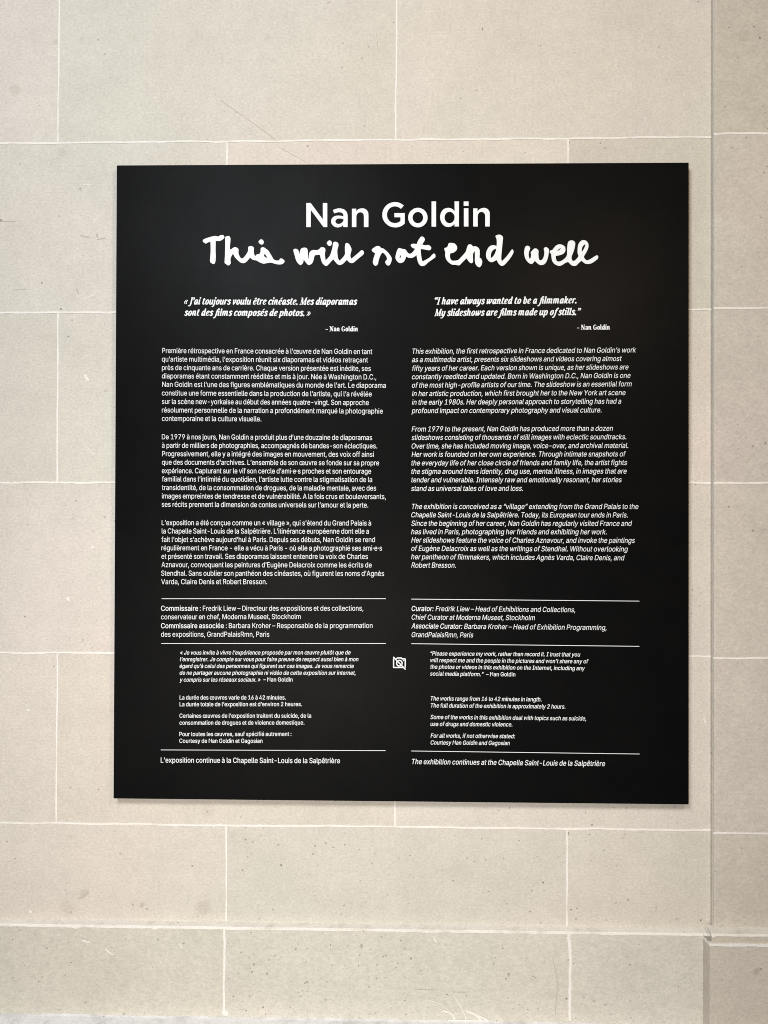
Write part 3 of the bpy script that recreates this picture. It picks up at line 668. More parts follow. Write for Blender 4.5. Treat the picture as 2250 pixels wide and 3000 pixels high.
    [(0.2544, 1.8968), (0.2554, 1.8988), (0.259, 1.8999), (0.2616, 1.9034), (0.2651, 1.9072), (0.269, 1.9091), (0.2721, 1.9095), (0.2765, 1.9084), (0.2805, 1.9055), (0.2815, 1.902), (0.2814, 1.8975), (0.2792, 1.894), (0.2752, 1.8914), (0.2704, 1.8901), (0.2651, 1.8892), (0.2653, 1.8853), (0.2664, 1.8817), (0.2691, 1.8798), (0.2739, 1.8808), (0.2792, 1.8843), (0.2831, 1.8887), (0.284, 1.894), (0.284, 1.9002), (0.2846, 1.9073), (0.2857, 1.9126), (0.2884, 1.9154), (0.2923, 1.9161), (0.2963, 1.9147), (0.2983, 1.9112), (0.2978, 1.9054), (0.2963, 1.8992), (0.2941, 1.8931), (0.2924, 1.8887), (0.2922, 1.8842), (0.2943, 1.8804), (0.2985, 1.8824), (0.3033, 1.8886), (0.302, 1.8939), (0.302, 1.901), (0.3029, 1.908), (0.3055, 1.9129), (0.3094, 1.916), (0.3138, 1.9164), (0.3178, 1.9143), (0.3204, 1.9106), (0.321, 1.9053), (0.3196, 1.9), (0.3165, 1.8938), (0.3133, 1.8881), (0.3143, 1.885), (0.3174, 1.8819), (0.3213, 1.8825), (0.3266, 1.8854), (0.3319, 1.8889), (0.3358, 1.8904), (0.3377, 1.888), (0.3367, 1.884), (0.3327, 1.8805), (0.3266, 1.8765), (0.3205, 1.875), (0.3152, 1.8757), (0.3108, 1.8788), (0.3086, 1.8804), (0.3047, 1.8771), (0.3003, 1.8727), (0.2959, 1.8717), (0.2915, 1.8732), (0.288, 1.8767), (0.2858, 1.8787), (0.281, 1.8768), (0.2757, 1.8733), (0.2704, 1.872), (0.2651, 1.8738), (0.2607, 1.8773), (0.2581, 1.8826), (0.2572, 1.8888), (0.2568, 1.8924), (0.255, 1.8946)],
    [(0.2735, 1.9022), (0.2713, 1.8998), (0.2677, 1.8976), (0.2691, 1.8998), (0.2713, 1.9016)],
    [(0.3152, 1.9093), (0.3147, 1.9058), (0.3124, 1.9009), (0.3096, 1.8961), (0.3097, 1.9018), (0.3117, 1.9062)],
]
filled('heading_word', HEADING[:4], 'first word of the large white sans serif heading', 40)
filled('heading_word', HEADING[4:], 'second word of the large white sans serif heading', 40)
filled('handwritten_title', HANDWRITTEN, 'bold white brush handwriting under the heading', 58)

# ---- a narrow grotesque alphabet as outlines (thousandths of the type size): advance, contours
SANS = {
    ' ': (188, ''),
    ',': (188, '38,-119 68,71 137,71 84,-119'),
    '-': (453, '337,244 337,188 114,188 114,244'),
    '.': (188, '95,-4 78,-1 63,9 53,24 50,41 53,59 63,73 78,83 95,87 113,83 128,73 138,59 141,41 138,24 128,9 113,-1'),
    '0': (453, '227,-7 191,-3 158,7 130,24 105,48 85,77 69,113 60,144 53,178 49,214 48,254 49,294 53,330 60,364 69,395 85,431 106,461 130,484 159,502 191,512 227,516 262,512 295,502 323,484 348,461 368,431 384,395 393,364 400,330 404,294 405,254 404,214 400,178 393,144 384,113 368,77 348,48 323,24 295,7 263,-3|227,50 250,52 271,60 290,74 306,92 320,116 330,144 338,176 342,213 344,254 342,295 338,332 330,365 320,393 306,416 290,435 271,449 250,457 227,460 203,457 182,449 163,435 147,416 134,393 123,365 115,332 111,295 109,254 111,213 115,176 123,144 134,116 147,92 163,74 182,60 203,52'),
    '1': (453, '76,0 76,55 391,55 391,0|276,509 276,0 212,0 212,448 209,448 86,358 86,427 198,509'),
    '2': (453, '64,0 64,47 234,229 252,248 268,266 282,282 294,298 303,312 311,327 318,348 320,371 317,397 308,419 293,436 273,449 258,455 241,458 224,460 205,458 188,454 172,447 153,433 139,413 132,398 128,381 127,362 66,362 68,391 75,418 86,442 102,464 121,482 143,496 168,507 196,513 225,516 254,513 281,507 306,497 328,482 346,465 361,445 372,423 379,398 381,372 380,354 377,336 371,318 363,299 351,280 336,259 317,235 294,209 267,180 153,60 153,57 389,57 389,0'),
    '4': (453, '40,105 40,158 247,509 311,509 109,166 109,163 413,163 413,105|282,0 282,121 282,146 282,318 343,318 343,0'),
    '6': (453, '175,296 179,299 196,307 214,312 235,314 265,312 291,305 316,295 337,280 355,262 370,240 380,215 387,187 389,157 387,127 379,98 368,73 352,50 333,30 310,14 284,3 257,-4 226,-7 196,-4 168,3 142,15 119,31 100,51 84,74 73,101 66,130 64,162 65,187 71,212 80,239 93,268 112,302 137,340 252,509 322,509|226,48 245,50 263,55 279,63 293,73 304,86 314,101 322,119 326,137 327,157 326,178 322,196 314,213 304,228 293,241 279,251 263,259 245,264 226,265 207,264 190,259 174,252 160,241 148,229 138,214 131,197 126,179 125,158 126,138 131,119 138,102 148,86 160,73 174,63 190,55 207,50'),
    '7': (453, '97,0 323,448 323,452 62,452 62,509 391,509 391,449 165,0'),
    '8': (453, '226,-7 193,-5 163,1 136,11 111,25 91,42 74,62 62,84 54,109 52,135 53,156 58,176 65,195 75,212 87,228 101,241 117,252 134,260 153,265 153,267 129,276 109,289 93,308 80,330 73,354 70,380 73,405 79,429 90,450 106,469 124,485 146,498 170,508 197,514 226,516 255,514 282,508 306,498 328,485 346,469 361,450 373,429 379,405 382,380 379,354 372,330 359,308 343,289 323,276 300,267 300,265 319,260 335,252 351,241 365,228 377,212 387,195 395,176 399,156 401,135 398,109 391,84 378,62 362,42 341,25 317,11 289,1 259,-5|226,49 248,50 267,54 285,60 307,74 323,91 333,113 337,139 335,157 330,173 322,189 312,202 298,213 283,223 265,230 247,234 226,235 206,234 187,230 169,223 154,213 140,202 130,189 122,173 117,157 115,139 119,113 129,91 145,74 167,60 185,54 205,50|226,290 252,292 274,300 293,313 307,330 316,351 319,376 316,399 308,420 294,437 275,449 252,457 226,460 208,459 192,455 177,449 159,437 145,420 136,399 133,376 136,351 145,330 159,313 178,300 201,292'),
    '9': (453, '277,213 273,210 257,202 238,196 218,195 188,197 161,203 137,214 116,229 98,247 83,269 72,294 66,321 64,352 66,382 73,411 85,436 101,459 120,479 143,494 168,506 196,513 226,516 256,513 285,506 310,494 333,478 352,458 368,434 380,408 387,378 389,347 387,322 382,296 373,270 359,240 340,207 315,168 200,0 130,0|226,460 207,459 190,454 174,446 160,435 148,423 138,407 131,390 127,372 125,352 127,331 131,313 138,295 148,280 160,268 174,257 190,250 207,245 226,243 245,245 263,249 279,257 293,267 305,280 314,295 322,312 326,330 327,350 326,371 322,390 314,407 305,422 293,435 279,446 263,454 245,459'),
    ':': (188, '95,-4 78,-1 63,9 53,24 50,41 53,59 63,73 78,83 95,87 113,83 128,73 138,59 141,41 138,24 128,9 113,-1|95,271 78,274 63,284 53,299 50,316 53,334 63,349 78,359 95,362 113,359 128,349 138,334 141,316 138,299 128,284 113,274'),
    'A': (480, '239,456 233,437 222,402 213,371 204,345 197,322 191,302 85,0 16,0 201,509 276,509 463,0 395,0 287,302 280,323 272,346 264,372 255,402 244,438|110,142 110,199 370,199 370,142'),
    'B': (456, '60,0 60,509 241,509 274,507 304,501 329,491 350,477 367,461 381,442 390,421 396,398 398,374 397,353 393,336 387,320 373,301 356,286 336,275 315,267 315,262 331,260 347,254 363,245 378,234 391,220 402,203 411,184 416,161 418,136 416,111 410,88 400,67 386,48 368,31 344,18 317,8 284,2 247,0|125,57 245,57 281,60 309,67 330,80 344,96 353,115 355,137 352,161 342,184 333,197 320,209 306,218 289,225 269,229 248,231 125,231|125,285 238,285 256,287 273,290 288,296 308,309 323,326 333,348 336,372 333,393 326,412 313,429 294,442 270,449 240,452 125,452'),
    'C': (510, '267,-7 235,-5 205,1 177,11 150,25 126,42 104,63 86,88 70,115 57,146 48,179 42,215 40,254 42,293 48,329 57,362 70,393 86,421 104,445 126,466 150,484 177,498 205,508 235,514 267,516 293,514 317,511 340,504 362,496 383,485 402,471 419,456 435,438 448,418 459,397 467,373 473,348 408,348 401,373 389,395 375,413 357,428 337,440 315,449 292,454 267,456 237,453 209,445 184,432 161,414 141,391 125,364 113,332 106,295 103,254 106,213 113,177 125,145 141,117 161,94 184,76 210,63 237,56 267,53 292,55 315,60 337,69 357,81 375,96 389,114 401,136 408,160 473,160 467,135 459,112 448,91 435,71 420,53 402,38 383,24 363,13 341,5 317,-2 293,-6'),
    'D': (502, '219,0 96,0 96,57 215,57 254,60 288,68 318,81 343,99 363,122 379,149 390,181 397,216 399,255 397,294 390,329 379,361 364,388 344,410 320,428 291,441 258,449 221,452 93,452 93,509 225,509 261,507 294,501 325,492 353,478 385,455 412,426 433,391 446,361 455,329 460,293 462,255 460,217 455,181 446,149 433,119 417,92 398,68 376,48 351,31 322,17 291,8 256,2|125,509 125,0 60,0 60,509'),
    'E': (419, '60,0 60,509 372,509 372,452 125,452 125,286 355,286 355,229 125,229 125,57 375,57 375,0'),
    'F': (410, '60,0 60,509 369,509 369,452 125,452 125,278 346,278 346,221 125,221 125,0'),
    'G': (520, '415,199 283,199 283,256 478,256 478,200 475,160 466,124 451,91 431,62 406,38 377,19 344,5 308,-4 269,-7 236,-5 205,1 176,11 149,25 125,43 104,64 85,88 69,116 57,146 47,179 42,215 40,254 42,293 47,329 57,362 69,393 85,421 103,445 125,466 149,484 175,498 203,508 233,514 265,516 291,514 316,510 340,504 363,494 384,483 403,469 421,453 436,436 449,416 460,395 468,373 474,349 408,349 399,372 387,393 373,411 356,427 337,439 315,448 300,453 283,455 265,456 236,453 209,445 183,432 160,414 141,392 125,364 113,332 106,295 103,254 106,213 113,177 125,145 141,117 161,95 184,76 210,63 238,56 269,53 296,55 322,61 345,71 365,85 382,102 396,123 407,147 413,173'),
    'H': (517, '60,0 60,509 125,509 125,289 392,289 392,509 457,509 457,0 392,0 392,232 125,232 125,0'),
    'I': (301, '31,0 31,57 118,57 118,452 31,452 31,509 269,509 269,452 183,452 183,57 269,57 269,0'),
    'J': (396, '185,-7 143,-2 106,11 75,33 57,55 44,81 36,111 33,145 33,173 98,173 98,145 100,117 108,93 122,74 139,61 160,53 185,50 209,53 230,61 248,74 261,93 269,117 272,145 272,509 336,509 336,145 334,111 326,81 313,55 294,33 263,11 227,-2'),
    'K': (467, '104,145 104,216 116,231 128,246 139,261 151,275 162,289 174,303 187,317 199,331 212,344 364,509 448,509 231,276 228,276|60,0 60,509 125,509 125,334 124,225 125,193 125,0|372,0 188,259 228,309 449,0'),
    'L': (393, '60,0 60,509 125,509 125,57 361,57 361,0'),
    'M': (628, '119,438 119,437 120,416 120,394 121,372 122,328 122,309 122,291 122,0 60,0 60,509 152,509 277,187 282,174 287,159 293,141 299,123 305,103 311,84 315,73 318,83 324,102 330,121 336,140 342,158 348,174 352,187 476,509 568,509 568,0 504,0 504,291 504,308 504,327 505,347 505,369 506,413 507,435 507,438 503,425 498,409 490,386 482,363 474,341 467,322 461,305 456,291 342,0 286,0 170,291 165,304 159,321 152,340 145,361 137,384 129,408 124,424'),
    'N': (523, '120,431 120,429 121,406 122,384 123,363 124,345 124,328 125,307 125,291 125,0 60,0 60,509 136,509 343,183 352,169 363,151 371,137 379,122 388,107 396,90 403,77 402,90 401,108 400,134 399,157 399,178 399,195 399,509 463,509 463,0 387,0 202,290 190,310 177,331 168,346 159,363 148,381 136,402 123,425'),
    'O': (533, '267,-7 235,-5 205,1 177,11 150,25 126,42 105,63 86,88 70,115 57,146 48,179 42,215 40,254 42,293 48,329 57,362 70,393 86,421 105,445 126,466 150,484 177,498 205,508 235,514 267,516 299,514 329,508 357,498 384,484 408,466 429,445 448,421 464,393 477,362 486,329 491,293 493,254 491,215 486,179 477,146 464,115 448,88 429,63 408,42 384,25 357,11 329,1 299,-5|267,53 296,55 324,63 349,76 372,94 392,116 408,144 420,176 428,213 430,254 428,295 420,332 408,365 392,392 372,415 349,433 324,446 296,453 267,456 237,453 210,445 184,433 161,415 142,392 125,364 113,332 106,295 103,254 106,213 113,176 125,144 142,117 161,94 184,76 210,63 237,55'),
    'P': (445, '60,0 60,509 235,509 272,506 305,499 332,487 356,471 375,452 390,430 400,404 407,377 409,348 407,318 400,291 390,265 375,243 356,223 332,207 305,195 272,188 235,186 109,186 109,242 233,242 257,244 279,248 297,256 312,266 324,279 333,294 339,310 343,328 344,348 343,367 339,385 333,402 324,416 312,428 297,439 279,446 257,451 232,452 125,452 125,0'),
    'R': (449, '60,0 60,509 236,509 273,506 305,500 333,489 356,473 376,455 390,433 401,408 407,381 409,352 407,323 401,296 390,271 376,250 356,232 333,217 305,206 273,200 236,198 96,198 96,255 234,255 258,256 280,260 298,267 319,281 334,300 340,316 344,333 345,352 344,371 340,389 334,405 325,419 313,430 298,440 279,446 258,451 233,452 125,452 125,0|353,0 230,229 303,229 428,0'),
    'S': (447, '224,-9 188,-7 156,-1 128,9 102,23 81,40 64,60 51,83 42,109 38,137 104,137 108,118 114,102 123,88 136,76 150,66 166,59 185,53 204,50 224,49 246,50 267,54 286,60 303,69 317,79 329,92 338,106 344,122 346,139 342,161 332,179 316,193 296,205 280,211 263,217 245,222 184,239 145,253 112,269 86,289 67,313 56,341 52,372 54,400 62,425 75,448 92,468 113,484 138,498 165,508 195,514 227,516 259,514 289,508 316,498 340,484 360,468 377,449 390,427 398,403 401,378 337,378 332,402 320,421 302,437 280,449 254,456 225,459 204,457 185,454 167,448 145,435 129,418 118,398 115,376 119,352 131,334 148,319 169,308 191,300 212,293 264,279 287,272 312,264 328,256 344,248 359,238 372,226 384,213 395,198 402,180 407,161 408,139 406,112 399,87 386,64 370,43 349,25 323,11 294,0 261,-7'),
    'T': (449, '32,452 32,509 417,509 417,452 257,452 257,0 193,0 193,452'),
    'V': (480, '242,53 247,71 257,107 267,138 276,165 283,187 290,206 395,509 463,509 278,0 204,0 16,509 84,509 192,206 199,187 207,164 215,137 225,106 236,71'),
    'W': (686, '343,435 340,420 335,395 330,371 324,347 318,323 230,0 155,0 16,509 82,509 163,196 167,179 172,162 175,145 179,128 183,111 187,94 190,76 193,61 196,76 200,94 203,111 207,128 211,145 215,162 220,179 224,196 306,509 380,509 462,196 466,179 470,162 474,145 478,128 482,111 486,94 490,76 493,63 495,76 499,94 503,111 506,128 510,145 515,162 519,179 523,196 603,509 670,509 530,0 455,0 368,323 362,345 357,368 351,391 346,417'),
    'Y': (472, '236,262 242,275 251,293 260,310 270,327 280,344 381,509 455,509 268,208 268,0 203,0 203,208 16,509 91,509 192,344 203,327 213,309 222,292 231,274'),
    'a': (389, '160,-9 137,-7 115,-3 94,5 76,15 60,29 48,45 38,63 32,84 30,108 32,128 36,146 43,161 58,179 78,193 92,200 108,206 125,211 143,214 161,217 178,220 200,223 218,225 234,227 252,230 265,235 273,243 276,255 276,257 273,279 267,297 256,311 240,322 220,329 196,331 171,329 149,322 132,313 118,301 107,288 100,274 41,291 51,313 64,331 79,346 95,358 114,368 133,375 153,380 173,383 194,384 215,383 239,379 255,375 271,369 286,360 300,350 312,336 322,320 330,301 335,278 337,251 337,0 277,0 277,52 272,52 264,38 252,25 236,12 215,1 199,-4 181,-7|170,45 192,47 211,51 228,59 248,74 263,93 272,115 276,138 276,190 270,186 259,182 246,179 231,176 216,173 200,171 186,169 175,168 154,164 134,159 117,150 103,139 95,124 92,105 94,87 102,72 114,61 130,52 149,47'),
    'b': (424, '229,-8 208,-7 189,-3 172,4 153,17 138,31 127,46 118,59 112,59 112,0 53,0 53,509 114,509 114,319 118,319 127,331 137,346 152,360 171,373 188,379 207,383 229,384 259,382 287,374 313,361 335,342 354,320 370,293 381,261 388,227 390,189 388,151 381,116 370,84 355,57 336,34 313,16 288,3 260,-6|220,47 242,49 262,55 279,66 294,80 306,97 316,117 323,139 327,163 328,189 327,215 323,239 316,261 307,281 295,298 280,311 262,322 243,328 220,330 198,328 178,322 161,312 147,299 134,282 125,263 118,241 114,216 113,189 114,162 118,138 125,115 135,95 147,78 162,65 179,55 198,49'),
    'c': (396, '207,-8 174,-5 144,3 117,16 93,35 72,58 56,85 44,116 37,150 34,187 37,225 44,260 56,291 72,318 93,341 117,360 144,374 174,382 207,384 226,384 243,381 260,377 284,368 305,356 324,341 340,322 349,308 356,293 362,277 303,262 298,276 290,289 281,301 270,311 257,319 242,325 226,329 207,330 184,328 163,321 145,310 130,296 118,278 108,258 102,236 98,212 96,187 98,163 102,139 108,117 118,97 130,80 145,66 163,55 184,49 207,46 226,48 243,52 258,58 271,66 282,76 292,89 299,102 304,117 363,102 357,86 350,70 341,56 325,37 306,21 292,12 277,5 261,-1 244,-5 226,-7'),
    'd': (424, '195,-8 165,-6 137,3 111,16 89,34 70,57 55,84 43,116 36,151 34,189 36,227 43,261 55,293 70,320 89,342 112,361 137,374 165,382 196,384 218,383 237,379 253,373 272,360 287,346 298,331 306,319 311,319 311,509 372,509 372,0 313,0 313,59 307,59 298,46 287,31 272,17 252,4 236,-3 217,-7|205,47 226,49 246,55 263,65 278,78 290,95 299,115 306,138 310,162 312,189 310,216 306,241 300,263 290,282 278,299 263,312 246,322 227,328 205,330 182,328 162,322 145,311 130,298 118,281 108,261 102,239 98,215 96,189 98,163 102,139 109,117 118,97 130,80 145,66 162,55 182,49'),
    'e': (404, '308,221 308,226 304,248 298,269 288,286 277,301 263,314 246,323 227,328 205,330 183,328 164,323 146,313 131,301 119,286 109,270 102,251 97,231 96,211 96,178 98,151 102,127 110,106 121,88 135,73 151,61 169,53 190,48 212,46 234,48 254,53 271,61 285,73 297,88 306,105 365,91 358,72 348,55 335,39 320,26 302,14 283,4 261,-3 237,-7 212,-8 177,-5 145,3 117,16 92,35 72,58 56,85 44,116 37,150 34,187 36,224 44,258 55,290 71,317 91,340 115,359 142,373 172,382 205,384 226,383 246,380 266,374 285,366 303,355 319,341 334,324 347,305 357,282 365,256 370,227 371,194 371,169 75,169 75,221'),
    'f': (254, '228,379 228,327 6,327 6,379|81,0 81,432 82,452 87,470 96,486 107,499 120,510 135,519 152,525 169,529 187,530 207,529 222,527 234,524 243,521 227,468 222,470 215,472 206,473 195,474 171,470 154,460 145,443 142,419 142,0'),
    'g': (425, '207,-151 180,-149 156,-146 134,-140 114,-132 97,-122 82,-110 70,-97 59,-84 51,-69 101,-41 110,-53 122,-66 136,-78 154,-88 169,-93 187,-96 207,-97 236,-95 261,-87 282,-75 298,-58 308,-34 311,-6 311,68 306,68 298,56 287,41 272,28 252,16 236,10 217,6 195,5 165,7 138,14 113,27 90,43 71,65 55,90 43,120 36,154 34,191 36,229 43,263 55,293 71,320 90,342 112,361 138,374 166,382 196,384 218,383 237,379 253,373 273,360 288,346 299,331 308,319 313,319 313,379 372,379 372,-9 370,-40 363,-67 350,-90 334,-109 314,-124 291,-136 265,-144 237,-149|205,59 227,61 246,66 264,75 278,87 290,103 300,121 307,142 311,166 312,193 311,219 307,242 300,264 291,283 279,299 264,312 247,322 227,328 205,330 182,328 163,322 145,312 130,298 118,282 109,262 102,241 98,218 96,193 98,167 102,144 109,123 118,104 131,88 145,76 163,66 183,61'),
    'h': (410, '114,314 116,319 132,344 152,362 175,374 200,382 227,384 252,383 275,377 295,369 313,356 328,340 341,321 350,298 355,271 357,240 357,0 296,0 296,235 293,263 286,286 273,304 256,318 235,326 210,329 192,328 176,324 161,317 141,303 126,283 119,266 115,248 114,227 114,0 53,0 53,509 114,509'),
    'i': (167, '53,0 53,379 114,379 114,0|84,443 67,446 54,455 44,468 41,483 44,499 54,512 67,521 84,524 100,521 114,512 123,499 126,483 123,468 114,455 100,446'),
    'j': (167, '53,379 114,379 114,-30 112,-52 108,-72 102,-90 92,-106 80,-119 65,-129 47,-137 27,-141 4,-143 -10,-143 -10,-87 2,-87 25,-83 40,-72 50,-54 53,-29|83,443 67,446 53,455 44,468 41,483 44,499 53,512 67,521 83,524 100,521 114,512 123,499 126,483 123,468 114,455 100,446'),
    'k': (381, '110,137 110,212 121,212 284,379 360,379 184,199 177,199|53,0 53,509 114,509 114,0|294,0 148,186 191,229 372,0'),
    'l': (189, '139,-2 112,0 91,8 74,20 62,37 55,59 53,84 53,509 114,509 114,99 115,77 120,62 130,54 146,52 154,52 160,53 165,53 170,54 181,3 172,1 162,-1 151,-2'),
    'm': (610, '317,309 318,312 326,329 337,343 350,356 364,366 381,375 398,381 417,385 437,386 458,385 478,380 497,372 514,361 529,346 541,328 550,307 555,283 557,255 557,0 496,0 496,254 493,279 485,298 473,313 456,323 438,329 419,330 395,328 374,320 358,307 345,290 338,270 335,247 335,0 274,0 274,260 272,280 265,297 253,311 238,322 220,328 199,330 178,328 158,320 140,307 126,289 119,274 115,257 114,238 114,0 53,0 53,379 112,379 112,308 114,314 122,331 132,346 151,363 172,376 195,384 219,386 245,383 268,375 287,361 303,342 314,320'),
    'n': (410, '112,310 116,319 132,344 152,362 175,374 200,382 227,384 252,383 275,377 295,369 313,356 328,340 341,321 350,298 355,271 357,240 357,0 296,0 296,235 293,263 286,286 273,304 256,318 235,326 210,329 192,328 176,324 161,317 141,303 126,283 119,266 115,248 114,227 114,0 53,0 53,379 112,379'),
    'o': (415, '207,-8 174,-5 144,3 117,16 93,35 72,58 56,85 44,116 37,150 34,187 37,225 44,260 56,291 72,318 93,341 117,360 144,374 174,382 207,384 241,382 271,374 299,360 323,341 343,318 359,291 371,260 379,225 381,187 379,150 371,116 359,85 343,58 323,35 299,16 271,3 241,-5|207,46 231,49 252,55 270,66 285,80 298,97 307,117 314,139 318,163 319,187 318,212 314,236 307,258 298,278 285,296 270,310 252,321 231,328 207,330 184,328 163,321 145,310 130,296 118,278 108,258 102,236 98,212 96,187 98,163 102,139 108,117 118,97 130,80 145,66 163,55 184,49'),
    'p': (424, '53,-143 53,379 112,379 112,319 118,319 126,331 137,346 152,360 171,373 188,379 207,383 229,384 259,382 287,374 313,361 335,342 354,320 370,293 381,261 388,227 390,189 388,151 381,116 370,84 355,57 336,34 313,16 288,3 260,-6 229,-8 208,-7 189,-3 173,4 153,17 138,31 127,46 118,59 114,59 114,-143|220,47 242,49 262,55 279,66 294,80 306,97 316,117 323,139 327,163 328,189 327,215 323,239 316,261 307,281 295,298 280,311 262,322 243,328 220,330 198,328 178,322 161,312 147,299 134,282 125,263 118,241 114,216 113,189 114,162 118,138 125,115 135,95 147,78 162,65 179,55 198,49'),
    'q': (424, '372,-143 311,-143 311,59 306,59 298,46 287,31 272,17 252,4 236,-3 217,-7 195,-8 165,-6 137,3 111,16 89,34 70,57 55,84 43,116 36,151 34,189 36,227 43,261 55,293 70,320 89,342 112,361 137,374 165,382 196,384 218,383 237,379 253,373 272,360 287,346 298,331 307,319 313,319 313,379 372,379|205,47 226,49 246,55 263,65 278,78 290,95 299,115 306,138 310,162 312,189 310,216 306,241 300,263 290,282 278,299 263,312 246,322 227,328 205,330 182,328 162,322 145,311 130,298 118,281 108,261 102,239 98,215 96,189 98,163 102,139 109,117 118,97 130,80 145,66 162,55 182,49'),
    'r': (259, '53,0 53,379 112,379 112,321 115,321 124,339 137,354 152,367 171,377 191,383 213,385 221,385 229,384 243,384 243,322 239,323 230,324 219,325 207,326 182,323 159,315 140,301 126,284 117,262 114,237 114,0'),
    's': (365, '182,-8 157,-7 133,-3 112,3 93,12 76,24 62,38 50,54 41,73 36,94 94,107 101,87 111,72 124,60 141,52 160,47 181,45 206,47 227,53 244,62 262,81 268,103 265,121 254,136 237,147 212,155 149,170 118,180 92,192 72,208 58,227 50,249 47,274 49,295 55,314 65,332 79,347 95,360 115,370 137,378 161,383 187,384 212,383 234,379 254,372 271,363 286,352 299,339 309,324 318,308 324,290 268,277 258,298 243,316 228,325 210,331 187,333 166,331 147,326 131,317 114,299 109,277 112,258 124,243 136,235 152,229 172,223 229,209 261,200 287,187 306,171 320,153 328,131 331,107 329,85 323,65 312,47 298,31 281,18 260,6 236,-2 210,-7'),
    't': (227, '204,379 204,327 6,327 6,379|65,471 126,471 126,98 128,76 136,61 150,53 170,50 177,50 185,51 194,52 202,54 213,2 203,-1 192,-3 180,-4 168,-4 138,-1 113,7 92,21 77,41 68,64 65,93'),
    'u': (410, '298,70 294,60 277,35 257,17 234,5 209,-3 182,-5 158,-3 135,2 115,11 97,23 82,39 69,59 60,82 54,109 53,139 53,379 114,379 114,144 116,117 124,94 137,75 154,61 175,53 200,50 218,51 234,55 249,62 268,77 283,97 290,113 295,132 296,153 296,379 357,379 357,0 298,0'),
    'v': (389, '195,57 197,64 203,87 209,110 216,132 224,155 305,379 371,379 226,0 163,0 17,379 84,379 165,155 173,132 180,110 187,87 193,64'),
    'w': (567, '283,309 281,299 277,280 272,262 267,243 263,225 258,207 253,189 248,172 199,0 138,0 23,379 87,379 133,214 140,190 147,164 154,137 161,107 168,75 170,65 172,74 179,105 186,135 192,163 199,189 206,214 252,379 316,379 362,214 368,189 375,163 382,136 388,106 395,75 397,66 399,75 406,106 413,135 420,163 427,189 434,214 480,379 545,379 429,0 368,0 319,172 314,189 309,207 305,225 300,243 295,262 291,280 286,299'),
    'x': (379, '189,156 187,152 178,136 170,120 160,103 148,85 91,0 21,0 155,195 29,379 100,379 147,306 159,287 170,270 179,253 188,237 191,232 194,237 202,253 211,270 222,287 233,306 282,379 352,379 224,192 358,0 287,0 231,85 219,103 209,120 200,136 191,152'),
    'y': (389, '194,58 196,64 202,87 209,110 216,132 224,155 305,379 371,379 204,-58 196,-77 187,-93 177,-107 159,-124 139,-136 117,-143 91,-145 77,-145 65,-143 54,-141 47,-139 61,-86 71,-87 88,-90 104,-89 118,-84 130,-74 141,-58 151,-36 163,-1 17,379 84,379 165,155 173,132 180,109 187,87 193,64'),
    'z': (380, '42,0 42,46 254,320 254,323 48,323 48,379 333,379 333,331 126,60 126,56 339,56 339,0'),
    '«': (403, '168,49 33,209 168,369 238,369 105,209 238,49|307,49 171,209 307,369 377,369 243,209 377,49'),
    '·': (196, '98,196 81,200 66,210 56,224 52,242 56,259 66,274 81,284 98,287 116,284 130,274 140,259 144,242 140,224 130,210 116,200'),
    '»': (403, '26,49 159,209 26,369 96,369 231,209 96,49|165,49 298,209 165,369 234,369 370,209 234,49'),
    'à': (389, '160,-9 137,-7 115,-3 94,5 76,15 60,29 48,45 38,63 32,84 30,108 32,128 36,146 43,161 58,179 78,193 92,200 108,206 125,211 143,214 161,217 178,220 200,223 218,225 234,227 252,230 265,235 273,243 276,255 276,257 273,279 267,297 256,311 240,322 220,329 196,331 171,329 149,322 132,313 118,301 107,288 100,274 41,291 51,313 64,331 79,346 95,358 114,368 133,375 153,380 173,383 194,384 215,383 239,379 255,375 271,369 286,360 300,350 312,336 322,320 330,301 335,278 337,251 337,0 277,0 277,52 272,52 264,38 252,25 236,12 215,1 199,-4 181,-7|170,45 192,47 211,51 228,59 248,74 263,93 272,115 276,138 276,190 270,186 259,182 246,179 231,176 216,173 200,171 186,169 175,168 154,164 134,159 117,150 103,139 95,124 92,105 94,87 102,72 114,61 130,52 149,47|165,429 99,529 168,529 215,429'),
    'ç': (396, '207,-8 174,-5 144,3 117,16 93,35 72,58 56,85 44,116 37,150 34,187 37,225 44,260 56,291 72,318 93,341 117,360 144,374 174,382 207,384 226,384 243,381 260,377 284,368 305,356 324,341 340,322 349,308 356,293 362,277 303,262 298,276 290,289 281,301 270,311 257,319 242,325 226,329 207,330 184,328 163,321 145,310 130,296 118,278 108,258 102,236 98,212 96,187 98,163 102,139 108,117 118,97 130,80 145,66 163,55 184,49 207,46 226,48 243,52 258,58 271,66 282,76 292,89 299,102 304,117 363,102 357,86 350,70 341,56 325,37 306,21 292,12 277,5 261,-1 244,-5 226,-7|169,-143 169,-107 210,-107 226,-106 236,-102 241,-95 243,-84 241,-74 236,-67 226,-63 210,-62 182,-62 192,16 224,16 224,0 224,-29 244,-32 261,-36 273,-44 285,-61 289,-85 284,-111 270,-129 254,-136 234,-141 210,-143'),
